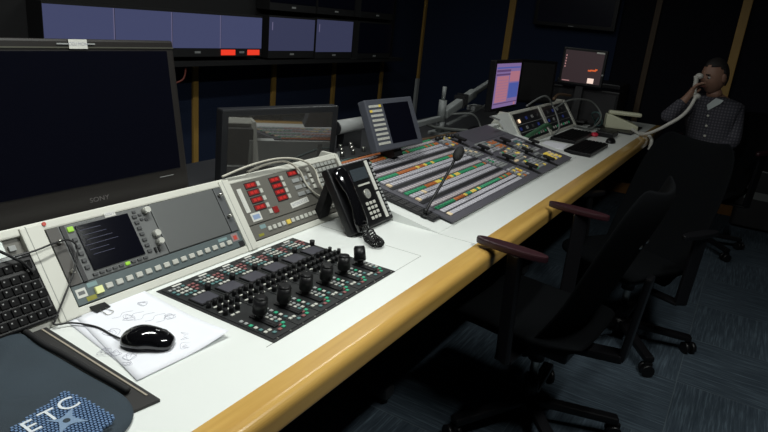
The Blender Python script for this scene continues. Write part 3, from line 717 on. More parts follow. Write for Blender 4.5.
MB().prism([(-.020, 0), (-.020, .014), (-.018, .014), (.012, .0055), (.012, .0042), (-.017, .0115), (-.017, 0)], -.018, .018, BLACK).box(-.02, -.004, -.018, .018, .0, .0008, BLACK).build('jaw', cl)
MB().tube([(.010, -.008, .006), (.026, -.010, .005), (.034, -.012, .005), (.038, -.004, .005), (.034, .006, .005), (.026, .006, .005), (.010, .006, .006)], .0008, CHROME, n=6).build('wire_handle', cl)

ms = thing('computer_mouse', 'glossy black computer mouse on the scribbled paper', 'mouse', T(-.909, .713, D+.004) @ Matrix.Rotation(math.radians(-57), 4, 'Z'))
mb = MB(); prof = []; n = 14; m_ = 16; vs = []
for i in range(n+1):
    t = i/n; y = -.052+.104*t
    hw = .036*max(0, math.sin(PI*min(1, max(0, .04+.92*t)))**.42)*(1-.14*math.exp(-((t-.6)/.15)**2)); hh = .038*max(0, math.sin(PI*(.05+.88*t)**.85))**.6
    rw = []
    for j in range(m_+1):
        a = PI*j/m_; rw.append(mb.bm.verts.new((hw*math.cos(a), y, .002+hh*max(0, math.sin(a))**.75)))
    vs.append(rw)
for i in range(n):
    for j in range(m_): mb.bm.faces.new((vs[i][j], vs[i][j+1], vs[i+1][j+1], vs[i+1][j]))
    mb.bm.faces.new((vs[i][0], vs[i+1][0], vs[i+1][m_], vs[i][m_]))
mb.bm.faces.new(vs[0]); mb.bm.faces.new(vs[-1][::-1]); mb._fin([v for r in vs for v in r], GLOSS, None, True)
bo = mb.build('shell', ms); bo.modifiers.new('s', 'SUBSURF').levels = 1; bo.modifiers['s'].render_levels = 1
MB().cyl((-.004, .030, .026), .010, .008, DARK, axis='X', n=16).build('scroll_wheel', ms)
tag(MB().tube([(-.950, .688, D+.010), (-.99, .690, D+.006), (-1.04, .690, D+.006), (-1.085, .668, D+.008), (-1.10, .640, D+.010), (-1.105, .645, D+.018), (-1.12, .672, D+.045), (-1.146, .715, D+.085), (-1.172, .745, D+.125), (-1.185, .735, D+.145), (-1.182, .70, D+.148), (-1.178, .66, D+.145), (-1.185, .62, D+.14)], .0021, CABLEK, n=8).build('mouse_cable'), 'thin black mouse cable looping over the cream divider onto the keyboard', 'cable')
tag(MB().tube([(-1.215, .55, D+.185), (-1.19, .585, D+.165), (-1.175, .615, D+.14), (-1.17, .63, D+.125), (-1.16, .64, D+.105)], .003, CABLEK, n=8).build('black_cable'), 'black cable falling over the frame rail at the left edge', 'cable')

KM = surf((-1.105, .655, D+.0215), FT-2)
kb = thing('computer_keyboard', 'black computer keyboard tilted against the rack frame at the left edge', 'keyboard', KM)
MB().box(-.43, 0, 0, .150, -.014, 0, BLACK, .004).build('case', kb)
kp = None
KT = mat('key_black', (.0035, .0035, .004), .6, spec=.12)
rng = random.Random(5)
leg1 = mat('key_legend_white', (.25, .25, .25), .6)
c_ = 0
for r in range(6):
    for c in range(16):
        x = -.013-.0188*c - (.004*(r % 2)); y = .016+.0205*r + (.004 if r == 5 else 0)
        if c_ < 96:
            if kp is None:
                kp = MB().box(-.0086, .0086, -.009, .009, 0, .004, KT, .002).box(-.004, -.001, .001, .0038, .004, .0042, leg1).build('key', kb, T(x, y, 0))
            else: inst(kp, kb, T(x, y, 0))
            c_ += 1
MB().box(-.25, -.02, .141, .147, 0, .0012, GKEY).build('hotkey_strip', kb)

# bag
bg = thing('cloth_bag', 'dark blue-grey cloth bag with a zip and white ETC letters in the bottom left corner', 'bag', T(0, 0, D))
mb = MB(); outl = [(-1.15, .45), (-1.15, .52), (-1.142, .552), (-1.125, .582), (-1.10, .585), (-1.06, .575), (-.98, .578), (-.90, .575), (-.83, .578), (-.785, .576), (-.750, .560), (-.728, .535), (-.715, .50), (-.70, .44), (-.69, .38), (-.70, .25), (-.8, .2), (-1.15, .2)]
cx, cy = -.93, .40; rings = []
for (sc_, z) in ((1, .0), (1.0, .006), (.985, .011), (.95, .016), (.86, .021), (.7, .024), (.45, .026), (.2, .0265)):
    rings.append([mb.bm.verts.new((cx+(x-cx)*sc_, cy+(y-cy)*sc_, z+.0024*math.sin(x*38+y*21)*(sc_ < .97)*min(1, (1-sc_)*6))) for x, y in outl])
for a, c in zip(rings, rings[1:]):
    for i in range(len(outl)): mb.bm.faces.new((a[i], a[(i+1) % len(outl)], c[(i+1) % len(outl)], c[i]))
mb.bm.faces.new(rings[-1]); mb.bm.faces.new(rings[0][::-1]); mb._fin([v for r in rings for v in r], FABRIC, None, True)
bo = mb.build('bag_body', bg); md = bo.modifiers.new('s', 'SUBSURF'); md.levels = 2; md.render_levels = 2
FLD = mat('folder_dark', (.018, .017, .017), .6); BGE = mat('beige_piping', (.33, .29, .23), .6)
fd = MB().prism([(-1.118, .628), (-.748, .608), (-.757, .556), (-1.10, .572)], .0005, .006, FLD, axis='Z').build('flap', bg)
MB().prism([(-1.105, .618), (-.772, .602), (-.773, .5985), (-1.105, .6145)], .006, .0078, BGE, axis='Z').build('beige_piping', fd)
MB().tube([(-1.125, .586, .012), (-1.09, .583, .016), (-1.03, .579, .016), (-.98, .580, .017), (-.90, .579, .017), (-.82, .582, .015), (-.80, .584, .013)], .006, BLACKM, n=8).build('zip', bg)
# printed logo: halftone of blue dots with white letters
BD = mat('blue_print_dots', (.11, .19, .34), .8); LB = mat('pale_blue_print', (.17, .25, .37), .8); WP = mat('white_print', (.62, .66, .70), .8)
def bagz(x, y): return .0292
lg = MB()
for i in range(26):
    for j in range(20):
        x = -.855+.0058*i; y = .40+.0058*j+(.0029 if i % 2 else 0)
        # rotated patch
        dx, dy = x+.785, y-.465
        inside = abs(dx+dy*.25) < .062 and abs(dy-dx*.2) < .056
        if inside and y < .525-.0*(i): lg.box(x-.0019, x+.0019, y-.0019, y+.0019, bagz(x, y)-.004, bagz(x, y)+.0004, BD)
tag(lg.build('halftone_print', bg), kind='stuff')
ML = lambda x, y, ang: T(x, y, .0297) @ Matrix.Rotation(ang, 4, 'Z')
MB().prism([(-.024, -.02), (-.006, -.010), (.0, -.012), (.02, -.024), (.012, -.004), (.014, .004), (.026, .02), (.004, .012), (-.004, .012), (-.022, .024), (-.013, .004), (-.012, -.004)], -.004, .0006, LB, axis='Z').build('pale_print_disc', bg, ML(-.785, .463, 0))
MB().cyl((0, 0, -.004), .0055, .0050, FABRIC, n=16).build('print_dot', bg, ML(-.785, .463, 0))
for ch, x, y in (('E', -.812, .423), ('T', -.814, .455), ('C', -.820, .488)):
    text_mesh(ch, .046, WP, 'printed_letter', bg, ML(x, y, math.radians(88)), .0008)

# cream cable loops over the red displays
def wc(name, pts, r, m, label, cat='cable', group=None): return tag(MB().tube(pts, r, m).build(name), label, cat, group)
def sp(yd, s_, o_=.012):        # a point over the sloping rack face
    M = RM(0); return tuple(M @ Vector((yd, s_, o_)))
wc('loop_cable', [sp(1.23, .225, .012), sp(1.34, .236, .028), sp(1.46, .236, .034), sp(1.56, .215, .032), sp(1.605, .175, .03), sp(1.60, .125, .03), sp(1.61, .085, .03), sp(1.64, .06, .03)], .0033, CABLEW, 'thick cream cable arching highest over the red display panel', group='cream cables')
wc('loop_cable', [sp(1.33, .222, .012), sp(1.42, .230, .022), sp(1.50, .222, .024), sp(1.545, .185, .018), sp(1.555, .135, .014), sp(1.58, .095, .014), sp(1.62, .07, .02)], .0034, CABLEW, 'thinner cream cable looping just below the highest one over the red display panel', group='cream cables')

# ------------------------------------------------------------------ far desk clutter
def keyboard_far(x0, x1, y0, y1, label):
    t = thing('computer_keyboard', label, 'keyboard', T(x0, y0, D), 'keyboards on the far desk')
    MB().box(0, x1-x0, 0, y1-y0, 0, .022, BLACK, .004).build('case', t)
    nx, ny = 6, 20; g = MB()
    for i in range(nx):
        for j in range(ny):
            a = .01+(x1-x0-.02)*(i+.5)/nx; c = .01+(y1-y0-.02)*(j+.5)/ny
            g.box(a-.008, a+.008, c-.0075, c+.0075, .022, .027, KT)
    tag(g.build('key', t), kind='stuff')
keyboard_far(-1.06, -.90, 3.95, 4.45, 'black keyboard nearer the far rack frame')
keyboard_far(-.875, -.72, 3.60, 4.08, 'black keyboard nearer the wood edge, just past the switcher')
tag(MB().box(-.07, .07, -.10, .10, 0, .003, PAPER).build('note_paper', None, T(-.985, 3.79, D) @ Matrix.Rotation(.1, 4, 'Z')), 'small white note between the switcher and the two far keyboards', 'paper')
o = thing('computer_mouse', 'black computer mouse beyond the two far keyboards', 'mouse', T(-.745, 4.28, D))
MB().ball((0, 0, .004), .05, BLACK, (.62, 1.1, .6)).build('shell', o); MB().cyl((-.004, .03, .026), .008, .008, DARK, axis='X').build('scroll_wheel', o)
o = thing('black_adapter_box', 'small black box beside the red object on the far desk', 'box', T(-.84, 4.52, D))
MB().box(-.05, .07, -.06, .14, 0, .035, BLACK, .006).build('body', o); MB().box(-.03, .04, -.02, .08, .035, .037, DARK).build('lid', o)
tag(MB().ball((0, 0, .014), .026, mat('bright_red_plastic', (.55, .02, .05), .4), (1, 1.2, .6)).build('red_cap', None, T(-.885, 4.42, D)), 'small bright red rounded cap on the far desk', 'cap')
o = thing('black_folder', 'black folder lying under the cream telephone', 'folder', T(-.86, 5.0, D))
MB().box(-.16, .16, -.22, .26, 0, .012, BLACK, .003).build('cover', o); MB().box(-.15, .158, -.215, -.212, .003, .010, GKEY).build('page_edge', o)
o = thing('cream_telephone', 'cream desk telephone on the black folder at the far end of the desk', 'phone', T(-.84, 5.02, D+.0125) @ Matrix.Rotation(.35, 4, 'Z') @ Matrix.Scale(1.2, 4))
MB().prism([(-.10, 0), (.10, 0), (.10, .03), (-.07, .085), (-.10, .085)], -.10, .10, CREAMP, bev=.008).build('body', o)
MB().box(-.09, .11, -.09, -.045, .085, .11, CREAMP, .012).build('cradle', o)
g = MB()
for i in range(3):
    for j in range(4): g.box(-.01+.026*i, .008+.026*i, .0+.022*j, .015+.022*j, .055-.008*i, .064-.008*i, GKEY)
g.build('number_keys', o)
MB().box(-.085, .03, .02, .095, .07, .088, mat('cream_shade_plastic', (.30, .30, .21), .5), .006).build('display_hood', o)
# second handset resting on top
wc('phone_cord', [(-.82, 5.04, D+.04), (-.76, 4.98, D+.03), (-.66, 4.85, D+.012), (-.60, 4.75, D+.03), (-.53, 4.71, D+.075), (-.47, 4.70, D+.125), (-.405, 4.72, D+.185), (-.365, 4.76, D+.25), (-.343, 4.80, D+.335)], .0125, mat('white_cord', (.55, .54, .50), .6), 'white telephone cord sagging from the desk edge up to the seated man', 'cord')
wc('hanging_strap', [(-.66, 4.90, D+.012), (-.60, 4.85, D+.012), (-.565, 4.83, D-.01), (-.56, 4.81, D-.06), (-.565, 4.80, D-.085)], .013, MATS['white_cord'], 'short white strap hanging over the wood edge near the seated man', 'strap')
for i, (pts, r, m, lab) in enumerate((
    ([(-1.16, 4.30, D+.16), (-1.10, 4.45, D+.22), (-1.02, 4.75, D+.20), (-.94, 4.80, D+.10), (-.95, 4.60, D+.03), (-1.02, 4.40, D+.05)], .006, CABLEG, 'grey cable arching over the far rack frame'),
    ([(-1.25, 3.95, D+.19), (-1.20, 4.15, D+.25), (-1.16, 4.25, D+.18), (-1.08, 4.2, D+.06), (-1.08, 4.1, D+.012)], .006, CABLEG, 'thick grey cable over the divider of the far rack frame'),
    ([(-1.14, 3.66, D+.03), (-1.12, 3.80, D+.06), (-1.10, 3.95, D+.09), (-1.10, 4.08, D+.06)], .014, mat('green_cable', (.04, .12, .06), .6), 'green cable bundle inside the first far bay'),
    ([(-1.0, 4.95, D+.03), (-1.02, 4.85, D+.10), (-.96, 4.80, D+.12), (-.93, 4.83, D+.04), (-.99, 4.88, D+.02), (-.98, 4.98, D+.09)], .006, CABLET, 'teal cable coiled left of the cream telephone'),
    ([(-1.10, 4.7, D+.01), (-.98, 4.62, D+.01), (-.95, 4.75, D+.01), (-.88, 4.72, D+.015)], .005, CABLEG, 'thin grey cable lying by the small black box'),
    ([(-1.6, 2.9, D+.03), (-1.58, 3.1, D+.10), (-1.57, 3.3, D+.06), (-1.55, 3.5, D+.03), (-1.5, 3.62, D+.02)], .010, CABLEG, 'grey cable at the foot of the grey monitor arm'),
    ([(-1.58, 3.50, D+.12), (-1.50, 3.66, D+.12), (-1.46, 3.72, D+.05), (-1.46, 3.70, D+.01)], .006, CABLEG, 'grey cable drooping under the grey monitor arm'),
    ([(-1.55, 2.95, D+.02), (-1.5, 3.1, D+.03), (-1.52, 3.25, D+.02), (-1.48, 3.4, D+.03)], .010, mat('brown_cable', (.10, .06, .03), .6), 'brown cable behind the switcher plinth'),
    ([(-1.40, 1.85, D+.01), (-1.38, 1.98, D+.07), (-1.36, 2.1, D+.09), (-1.40, 2.25, D+.05), (-1.42, 2.4, D+.01)], .005, CABLET, 'teal cable behind the phone and connector box'),
    ([(-1.15, 4.2, D+.235), (-1.2, 4.5, D+.24), (-1.18, 4.75, D+.22)], .010, MATS['brown_cable'], 'brown cable lying along the top rail of the far frame'))):
    wc('cable', pts, r, m, lab)
tag(MB().box(-3.178, -3.15, 6.02, 6.075, 0, .78, mat('white_trunking', (.4, .42, .42), .5), .003).build('cable_trunking'), 'white cable trunking at the corner of the navy walls behind the touch panel', 'trunking')

# ------------------------------------------------------------------ chairs
LBLK = mat('chair_leg_black', (.004, .004, .005), .38, spec=.3)
def slab(rows, m, name, parent):     # rows of (x,y,z) rings -> closed grid
    pass
def make_chair(label, M, group):
    t = thing('office_chair', label, 'chair', M, group)
    # faces -x ; y lateral
    def shell(prof, m, name, thick, wfun, cup, par=t):
        mb = MB(); n = 12; F_, B_ = [], []
        for i, (x, z) in enumerate(prof):
            x2, z2 = prof[min(i+1, len(prof)-1)]; x1, z1 = prof[max(i-1, 0)]
            d = Vector((x2-x1, z2-z1)).normalized(); nx, nz = d.y, -d.x     # outward (rear)
            w = wfun(i/(len(prof)-1)); a, c = [], []
            for j in range(n+1):
                q = -1+2*j/n; y = w*q; off = -cup*(q*q); th = thick*(1-abs(q)**6*.7)*(1 if 0 < i < len(prof)-1 else .4)
                a.append(mb.bm.verts.new((x+nx*off, y, z+nz*off))); c.append(mb.bm.verts.new((x+nx*(off+th), y, z+nz*(off+th))))
            F_.append(a); B_.append(c)
        L_ = len(prof)
        for i in range(L_-1):
            for j in range(n):
                mb.bm.faces.new((F_[i][j], F_[i][j+1], F_[i+1][j+1], F_[i+1][j])); mb.bm.faces.new((B_[i][j], B_[i+1][j], B_[i+1][j+1], B_[i][j+1]))
            mb.bm.faces.new((F_[i][0], F_[i+1][0], B_[i+1][0], B_[i][0])); mb.bm.faces.new((F_[i][n], B_[i][n], B_[i+1][n], F_[i+1][n]))
        for j in range(n):
            mb.bm.faces.new((F_[0][j], B_[0][j], B_[0][j+1], F_[0][j+1])); mb.bm.faces.new((F_[-1][j], F_[-1][j+1], B_[-1][j+1], B_[-1][j]))
        mb._fin([v for r in F_+B_ for v in r], m, None, True); o = mb.build(name, par)
        md = o.modifiers.new('s', 'SUBSURF'); md.levels = 1; md.render_levels = 1; return o
    sprof = [(-.27, .42), (-.255, .452), (-.20, .462), (-.1, .455), (0, .45), (.1, .45), (.20, .458)]
    shell(sprof, CHAIRF, 'seat', .075, lambda t_: .235 if 0 < t_ < 1 else .20, .015)
    bprof = [(.035, .335), (.085, .45), (.145, .55), (.18, .65), (.215, .75), (.25, .85), (.285, .95), (.305, .99)]
    bk = shell(bprof, CHAIRF, 'backrest', .035, lambda t_: [.19, .225, .235, .232, .235, .225, .205, .15][round(t_*7)], .045)
    MB().bar((.05, 0, .36), (.29, 0, .40), .07, .03, LBLK, .008).bar((.285, 0, .39), (.31, 0, .70), .06, .022, LBLK, .008).build('back_support', t)
    for y in (-.045, .045): MB().ball((.287, y, .90), .011, CHROME).build('bolt', bk); 
    for y in (-.04, .04): MB().ball((.262, y, .80), .010, CHROME).build('bolt', bk)
    MB().box(-.13, .13, -.09, .09, .335, .375, LBLK, .01).build('tilt_mechanism', t)
    MB().rod((.0, .09, .35), (.03, .26, .33), .006, LBLK).box(.0, .05, .25, .29, .318, .336, LBLK, .004).build('height_lever', t)
    for s_ in (-1, 1):
        ap = MB().bar((-.02, s_*.12, .37), (-.02, s_*.28, .375), .06, .014, LBLK, .004).bar((-.02, s_*.28, .37), (-.03, s_*.300, .755), .055, .022, LBLK, .008).build('arm_post', t)
        pad = MB(); ol = []
        for k in range(20):
            a = 2*PI*k/20; ol.append((-.045+.120*(abs(math.cos(a))**.8)*(1 if math.cos(a) > 0 else -1), s_*.303+.027*(abs(math.sin(a))**.9)*(1 if math.sin(a) > 0 else -1)))
        pad.prism(ol, .755, .777, MAROON, axis='Z', bev=.006, smooth=False); pad.build('arm_pad', ap)
    MB().cyl((0, 0, .09), .028, .11, LBLK).cyl((0, 0, .19), .016, .15, CHROME).cyl((0, 0, .27), .03, .07, LBLK).build('gas_column', t)
    MB().cyl((0, 0, .06), .045, .06, LBLK, .036).build('hub', t)
    for k in range(5):
        a = 2*PI*k/5+math.radians(26); c, s2 = math.cos(a), math.sin(a)
        lg_ = MB(); d0 = Vector((.03*c, .03*s2, .098)); d1 = Vector((.33*c, .33*s2, .075)); lg_.bar(d0, d1, .045, .028, LBLK, .009); lo = lg_.build('leg', t)
        cs = MB(); R_ = T(.325*c, .325*s2, 0) @ Matrix.Rotation(a+.5*k, 4, 'Z')
        cs.cyl((-.004, -.026, .028), .028, .018, BLACK, axis='Y', n=18, M=R_); cs.cyl((-.004, .008, .028), .028, .018, BLACK, axis='Y', n=18, M=R_)
        cs.box(-.018, .018, -.008, .008, .028, .062, LBLK, .004, M=R_)
        cs.build('caster', lo)
    return t
G = 'black office chairs along the desk'
c1 = make_chair('nearest black office chair with maroon arm pads, pushed up to the wood edge', T(-.452, 2.035, 0) @ Matrix.Rotation(math.radians(-5), 4, 'Z'), G)
c2 = copy_tree(c1); c2.matrix_world = T(-.30, 2.98, 0) @ Matrix.Rotation(math.radians(62), 4, 'Z'); c2['label'] = 'second black office chair, partly hidden behind the nearest one'
for ch in c2.children:
    if ch.name.startswith('arm_post'): 
        ch.scale = (1, 1, .86)
        for pd in ch.children: pd.material_slots[0].link = 'OBJECT'; pd.material_slots[0].material = LBLK
c3 = copy_tree(c1); c3.matrix_world = T(-.13, 4.95, 0) @ Matrix.Rotation(math.radians(72), 4, 'Z'); c3['label'] = 'black office chair the man is sitting in at the far end'
# pads of the nearest chair sit forward
bn = thing('pedestal_bin', 'dark cabinet with a pale label against the back wall at the right edge', 'cabinet', T(.12, 5.75, 0))
MB().box(-.05, .5, 0, .32, .02, .5, DARK, .01).build('body', bn); MB().box(.0, .2, -.004, 0, .26, .32, mat('dull_grey_label', (.12, .13, .13), .6)).build('label_plate', bn)

# ------------------------------------------------------------------ the seated man
SKIN = mat('skin', (.27, .15, .105), .55); HAIR = mat('dark_hair', (.012, .010, .009), .7); JEANS = mat('dark_jeans', (.008, .011, .016), .9)
def check_shirt():
    m = bpy.data.materials.new('checked_shirt'); m.use_nodes = True; nt = m.node_tree; N = nt.nodes; L = nt.links; b = N['Principled BSDF']; b.inputs['Roughness'].default_value = .85
    tc = N.new('ShaderNodeTexCoord'); ws = []
    for ax, rot in (('X', 0), ('Z', 0)):
        w = N.new('ShaderNodeTexWave'); w.bands_direction = ax; w.inputs['Scale'].default_value = 16; L.new(tc.outputs['Object'], w.inputs[0]); ws.append(w)
    ad = N.new('ShaderNodeMath'); ad.operation = 'MULTIPLY'; L.new(ws[0].outputs['Fac'], ad.inputs[0]); L.new(ws[1].outputs['Fac'], ad.inputs[1])
    cr = N.new('ShaderNodeValToRGB'); L.new(ad.outputs[0], cr.inputs[0]); cr.color_ramp.elements[0].color = (.03, .03, .042, 1); cr.color_ramp.elements[1].color = (.11, .105, .125, 1)
    L.new(cr.outputs[0], b.inputs['Base Color']); return m
SHIRT = check_shirt()
def skin_mesh(name, chains, m, root=0, sub=2):
    vs, es, rs, idx = [], [], [], {}
    for ch in chains:
        prev = None
        for (p, r) in ch:
            k = tuple(round(c, 4) for c in p)
            if k not in idx: idx[k] = len(vs); vs.append(p); rs.append(r)
            if prev is not None and prev != idx[k]: es.append((prev, idx[k]))
            prev = idx[k]
    me = bpy.data.meshes.new(name); me.from_pydata(vs, es, []); o = bpy.data.objects.new(name, me); COL.objects.link(o)
    o.modifiers.new('sk', 'SKIN')
    for i, r in enumerate(rs):
        sv = me.skin_vertices[0].data[i]; rr_ = r if isinstance(r, tuple) else (r, r); sv.radius = rr_; sv.use_root = (i == root)
    sb = o.modifiers.new('ss', 'SUBSURF'); sb.levels = sub; sb.render_levels = sub
    bpy.context.view_layer.update()
    out = bpy.data.meshes.new_from_object(o.evaluated_get(bpy.context.evaluated_depsgraph_get())); bpy.data.objects.remove(o)
    out.materials.clear(); out.materials.append(m)
    for p in out.polygons: p.use_smooth = True; p.material_index = 0
    return out
V = Vector
pel = V((-.17, 5.0, .53)); wst = V((-.185, 5.02, .68)); cst = V((-.215, 5.03, .88)); upc = V((-.225, 5.03, 1.0)); nk = V((-.235, 5.00, 1.075)); hdc = V((-.265, 4.965, 1.135))
rS = V((-.375, 4.96, 1.01)); rE = V((-.50, 4.76, .90)); rW = V((-.402, 4.79, 1.05)); rH = V((-.378, 4.795, 1.10))
lS = V((-.085, 5.06, .99)); lE = V((-.055, 4.93, .79)); lW = V((-.17, 4.74, .715)); lH = V((-.215, 4.69, .70))
rK = V((-.42, 4.68, .53)); rF = V((-.45, 4.72, .10)); lK = V((-.22, 4.57, .53)); lF = V((-.24, 4.62, .10))
rHp = V((-.25, 4.98, .52)); lHp = V((-.10, 4.97, .52))
def hand(wrist, palm, dirf, side, curl):
    ch = []; d = (palm-wrist).normalized(); s_ = V(side).normalized()
    root = palm
    for i, (o_, L_) in enumerate(((-.030, .062), (-.010, .072), (.010, .068), (.028, .052))):
        k0 = palm+s_*o_+d*.035; f = V(dirf).normalized()
        k1 = k0+(d*.75+f*.4).normalized()*L_*.45; k2 = k1+(d*.2+f*1).normalized()*L_*.35; k3 = k2+(-d*.4+f*.8).normalized()*L_*.25
        ch.append([(palm, .021), (k0, .0105), (k1, .0095), (k2, .0085), (k3, .007)])
    tb = palm-d*.005-s_*.028; t1 = tb-s_*.018+V(dirf).normalized()*.02; t2 = t1+d*.025+V(dirf).normalized()*.015
    ch.append([(palm, .021), (tb, .013), (t1, .0105), (t2, .008)])
    return ch
body_ch = [[(pel, (.15, .12)), (wst, (.145, .12)), (cst, (.155, .115)), (upc, (.12, .09)), (nk, .055), (hdc, .055)],
           [(upc, (.12, .09)), (rS, .06), (rS.lerp(rE, .5), .05), (rE, .042), (rE.lerp(rW, .5), .036), (rW, .026), (rH, .021)],
           [(upc, (.12, .09)), (lS, .06), (lS.lerp(lE, .5), .05), (lE, .042), (lE.lerp(lW, .5), .038), (lW, .027), (lH, .021)],
           [(pel, (.15, .12)), (rHp, .09), (rHp.lerp(rK, .5), .078), (rK, .062), (rK.lerp(rF, .4), .055), (rF, .036), (rF+V((-.03, -.10, -.055)), .035), (rF+V((-.045, -.16, -.06)), .028)],
           [(pel, (.15, .12)), (lHp, .09), (lHp.lerp(lK, .5), .078), (lK, .062), (lK.lerp(lF, .4), .055), (lF, .036), (lF+V((-.02, -.10, -.055)), .035), (lF+V((-.03, -.16, -.06)), .028)]]
body_ch += hand(rW, rH, (.55, -.1, .25), (-.2, -.9, .1), 1) + hand(lW, lH, (-.3, -.3, -.7), (.8, -.5, .0), 1)
bmesh_body = skin_mesh('person', body_ch, SKIN)
bmm = bmesh.new(); bmm.from_mesh(bmesh_body)
# sculpted head
q = bmesh.ops.create_uvsphere(bmm, u_segments=32, v_segments=24, radius=1); hv = q['verts']
hq = Matrix.Rotation(math.radians(-128), 4, 'Z') @ Matrix.Rotation(math.radians(10), 4, 'Y')     # local +x = face direction
for v in hv:
    x, y, z = v.co; X_ = x*.096; Y_ = y*.074; Z_ = z*.118
    if z < 0: X_ *= 1-.10*z*z; Y_ *= 1-.28*z*z
    if x > 0:
        X_ += .026*math.exp(-((y/.16)**2+((z+.12)/.16)**2))            # nose
        X_ += .006*math.exp(-((y/.6)**2+((z-.20)/.09)**2))             # brow
        X_ -= .008*math.exp(-(((abs(y)-.42)/.16)**2+((z-.04)/.11)**2)) # eye sockets
        X_ += .006*math.exp(-((y/.3)**2+((z+.50)/.08)**2))             # lips
        X_ += .010*math.exp(-((y/.35)**2+((z+.88)/.16)**2))            # chin
    v.co = V((X_, Y_, Z_))
HC = V((-.272, 4.945, 1.215)); HMx = Matrix.Translation(HC) @ hq
bmesh.ops.transform(bmm, matrix=HMx, verts=hv)
for s_ in (-1, 1):
    q = bmesh.ops.create_uvsphere(bmm, u_segments=12, v_segments=8, radius=1); bmesh.ops.transform(bmm, matrix=HMx @ T(-.008, s_*.076, -.005) @ Matrix.Diagonal((.02, .008, .032, 1)), verts=q['verts'])
for f in bmm.faces: f.smooth = True
bmm.to_mesh(bmesh_body); bmm.free()
man = bpy.data.objects.new('person', bmesh_body); COL.objects.link(man)
tag(man, 'seated man in a checked shirt holding a white handset to his ear', 'person')
def child_mesh(me, name):
    o = bpy.data.objects.new(name, me); COL.objects.link(o); o.parent = man; return o
g_ = .012
sh_ch = [[(wst-V((0, 0, .10)), (.175, .16)), (wst, (.18, .165)), (cst, (.18, .155)), (upc+V((0, 0, .012)), (.155, .135)), (nk-V((0, 0, .01)), .078), (nk+V((0, 0, .012)), .070)],
         [(upc+V((0, 0, .012)), (.155, .135)), (rS+V((0,0,.01)), .082), (rS.lerp(rE, .5), .062), (rE, .055), (rE.lerp(rW, .45), .046), (rE.lerp(rW, .93), .036)],
         [(upc+V((0, 0, .012)), (.155, .135)), (lS, .070), (lS.lerp(lE, .5), .062), (lE, .055), (lE.lerp(lW, .45), .046), (lE.lerp(lW, .8), .037)]]
child_mesh(skin_mesh('shirt', sh_ch, SHIRT), 'shirt')
tr_ch = [[(wst-V((0, 0, .09)), (.155, .13)), (pel, (.165, .135)), (rHp, .10), (rHp.lerp(rK, .5), .088), (rK, .072), (rK.lerp(rF, .4), .065), (rF+V((0, 0, .02)), .055)],
         [(pel, (.165, .135)), (lHp, .10), (lHp.lerp(lK, .5), .088), (lK, .072), (lK.lerp(lF, .4), .065), (lF+V((0, 0, .02)), .055)]]
child_mesh(skin_mesh('trousers', tr_ch, JEANS), 'trousers')
hb_ = MB(); q = bmesh.ops.create_uvsphere(hb_.bm, u_segments=28, v_segments=20, radius=1)
for v in list(q['verts']):
    x, y, z = v.co
    cut = z < (.58 if x > .45 else .58-(.45-x)*1.05) + .05*math.sin(y*9)
    if cut: hb_.bm.verts.remove(v); continue
    v.co = V((x*.102-.004, y*.081, z*.126+.002))
hb_._fin([v for v in hb_.bm.verts], HAIR, HMx, True); ho = hb_.build('hair', man); ho.modifiers.new('t', 'SOLIDIFY').thickness = .01
e_ = MB()
for s_ in (-1, 1): e_.ball((0, 0, 0), .011, mat('eye_white', (.4, .38, .36), .3), M=HMx @ T(.078, s_*.030, .004)); e_.ball((0, 0, 0), .0055, BLACK, M=HMx @ T(.087, s_*.030, .003)); e_.box(-.004, .006, -.016, .016, -.003, .003, HAIR, M=HMx @ T(.092, s_*.031, .026))
e_.build('eyes', man)
MB().box(-.004, .004, -.024, .024, -.004, .004, mat('lips', (.20, .07, .06), .5), .002, M=HMx @ T(.094, 0, -.058)).build('mouth', man)
# white collar / undershirt
cb = MB(); cb.prism([(-.27, 1.02), (-.225, 1.075), (-.175, 1.065), (-.19, 1.04), (-.255, .985)], 4.885, 4.905, mat('white_collar', (.5, .55, .56), .7)); cb.build('collar', man)
for k in range(4): MB().ball((0, 0, 0), .009, WKEY, (1, .5, 1)).build('shirt_button', man, T(-.245+.006*k, 4.872, .95-.07*k))
hs = thing('telephone_handset', "white telephone handset held to the seated man's ear", 'handset', T(-.345, 4.845, 1.125))
mb = MB(); mb.tube([(-.030, -.045, .085), (-.022, -.045, .05), (-.02, -.043, .0), (-.012, -.048, -.04)], .015, MATS['white_cord'], n=10); mb.build('grip', hs)
MB().ball((-.010, -.03, .085), .026, MATS['white_cord'], (1, 1, .8)).build('earpiece', hs); MB().ball((.004, -.035, -.05), .027, MATS['white_cord'], (1, 1, .8)).build('mouthpiece', hs)

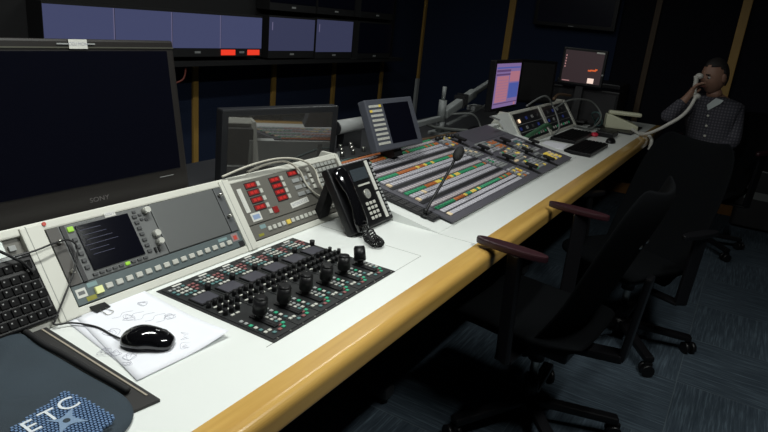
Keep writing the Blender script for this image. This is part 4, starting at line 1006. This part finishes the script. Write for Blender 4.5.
# ------------------------------------------------------------------ lights (fluorescent ceiling fixtures, plus one added far fill)
def fixture(x, y, lx, ly, power, label, spread=180, on=True):
    f = thing('ceiling_light', label, 'ceiling light', T(x, y, 2.7), 'fluorescent ceiling fixtures')
    MB().box(-lx/2-.03, lx/2+.03, -ly/2-.03, ly/2+.03, -.05, 0, CREAM, .004).build('housing', f)
    em = mat('tube_glow', (.8, .8, .8), .5, emit=(.95, 1, .97), es=3.0) if on else CREAM
    MB().box(-lx/2, lx/2, -ly/2, ly/2, -.056, -.051, em).build('diffuser', f)
    if on:
        l = bpy.data.lights.new('fixture_lamp', 'AREA'); l.shape = 'RECTANGLE'; l.size = lx; l.size_y = ly; l.energy = power; l.color = (.97, 1, .95); l.spread = math.radians(spread)
        o = bpy.data.objects.new('fixture_lamp', l); COL.objects.link(o); o.parent = f; o.location = (0, 0, -.06)
fixture(-1.0, .9, .12, 1.2, 29, 'lit fluorescent ceiling fixture above the near end of the desk', 170)
fixture(.45, 1.5, .12, 1.2, 29, 'lit fluorescent ceiling fixture over the floor behind the chairs', 170)
fixture(-1.9, 3.3, .12, 1.2, 8, 'dim unseen ceiling fixture added to brighten the far part of the desk', 170)  # unseen lamp added to lift the far desk, racks and man
wd = bpy.data.worlds.new('World'); bpy.context.scene.world = wd; wd.use_nodes = True
wd.node_tree.nodes['Background'].inputs[0].default_value = (.6, .75, 1, 1); wd.node_tree.nodes['Background'].inputs[1].default_value = .0

# ------------------------------------------------------------------ camera
cam = bpy.data.cameras.new('camera'); co = bpy.data.objects.new('camera', cam); COL.objects.link(co)
cam.sensor_width = 36; cam.lens = 614.6/768*36; cam.clip_start = .05
R_ = Matrix(((0.85151247, -0.23832297, 0.46704248), (0.51581934, 0.22087304, -0.82773517), (0.09411121, 0.94573636, 0.31100774))).to_4x4()
co.matrix_world = T(0, 0, 1.41) @ R_
sc = bpy.context.scene; sc.camera = co
sc.view_settings.view_transform = 'Standard'; sc.view_settings.look = 'None'; sc.view_settings.gamma = 1; sc.view_settings.exposure = 0
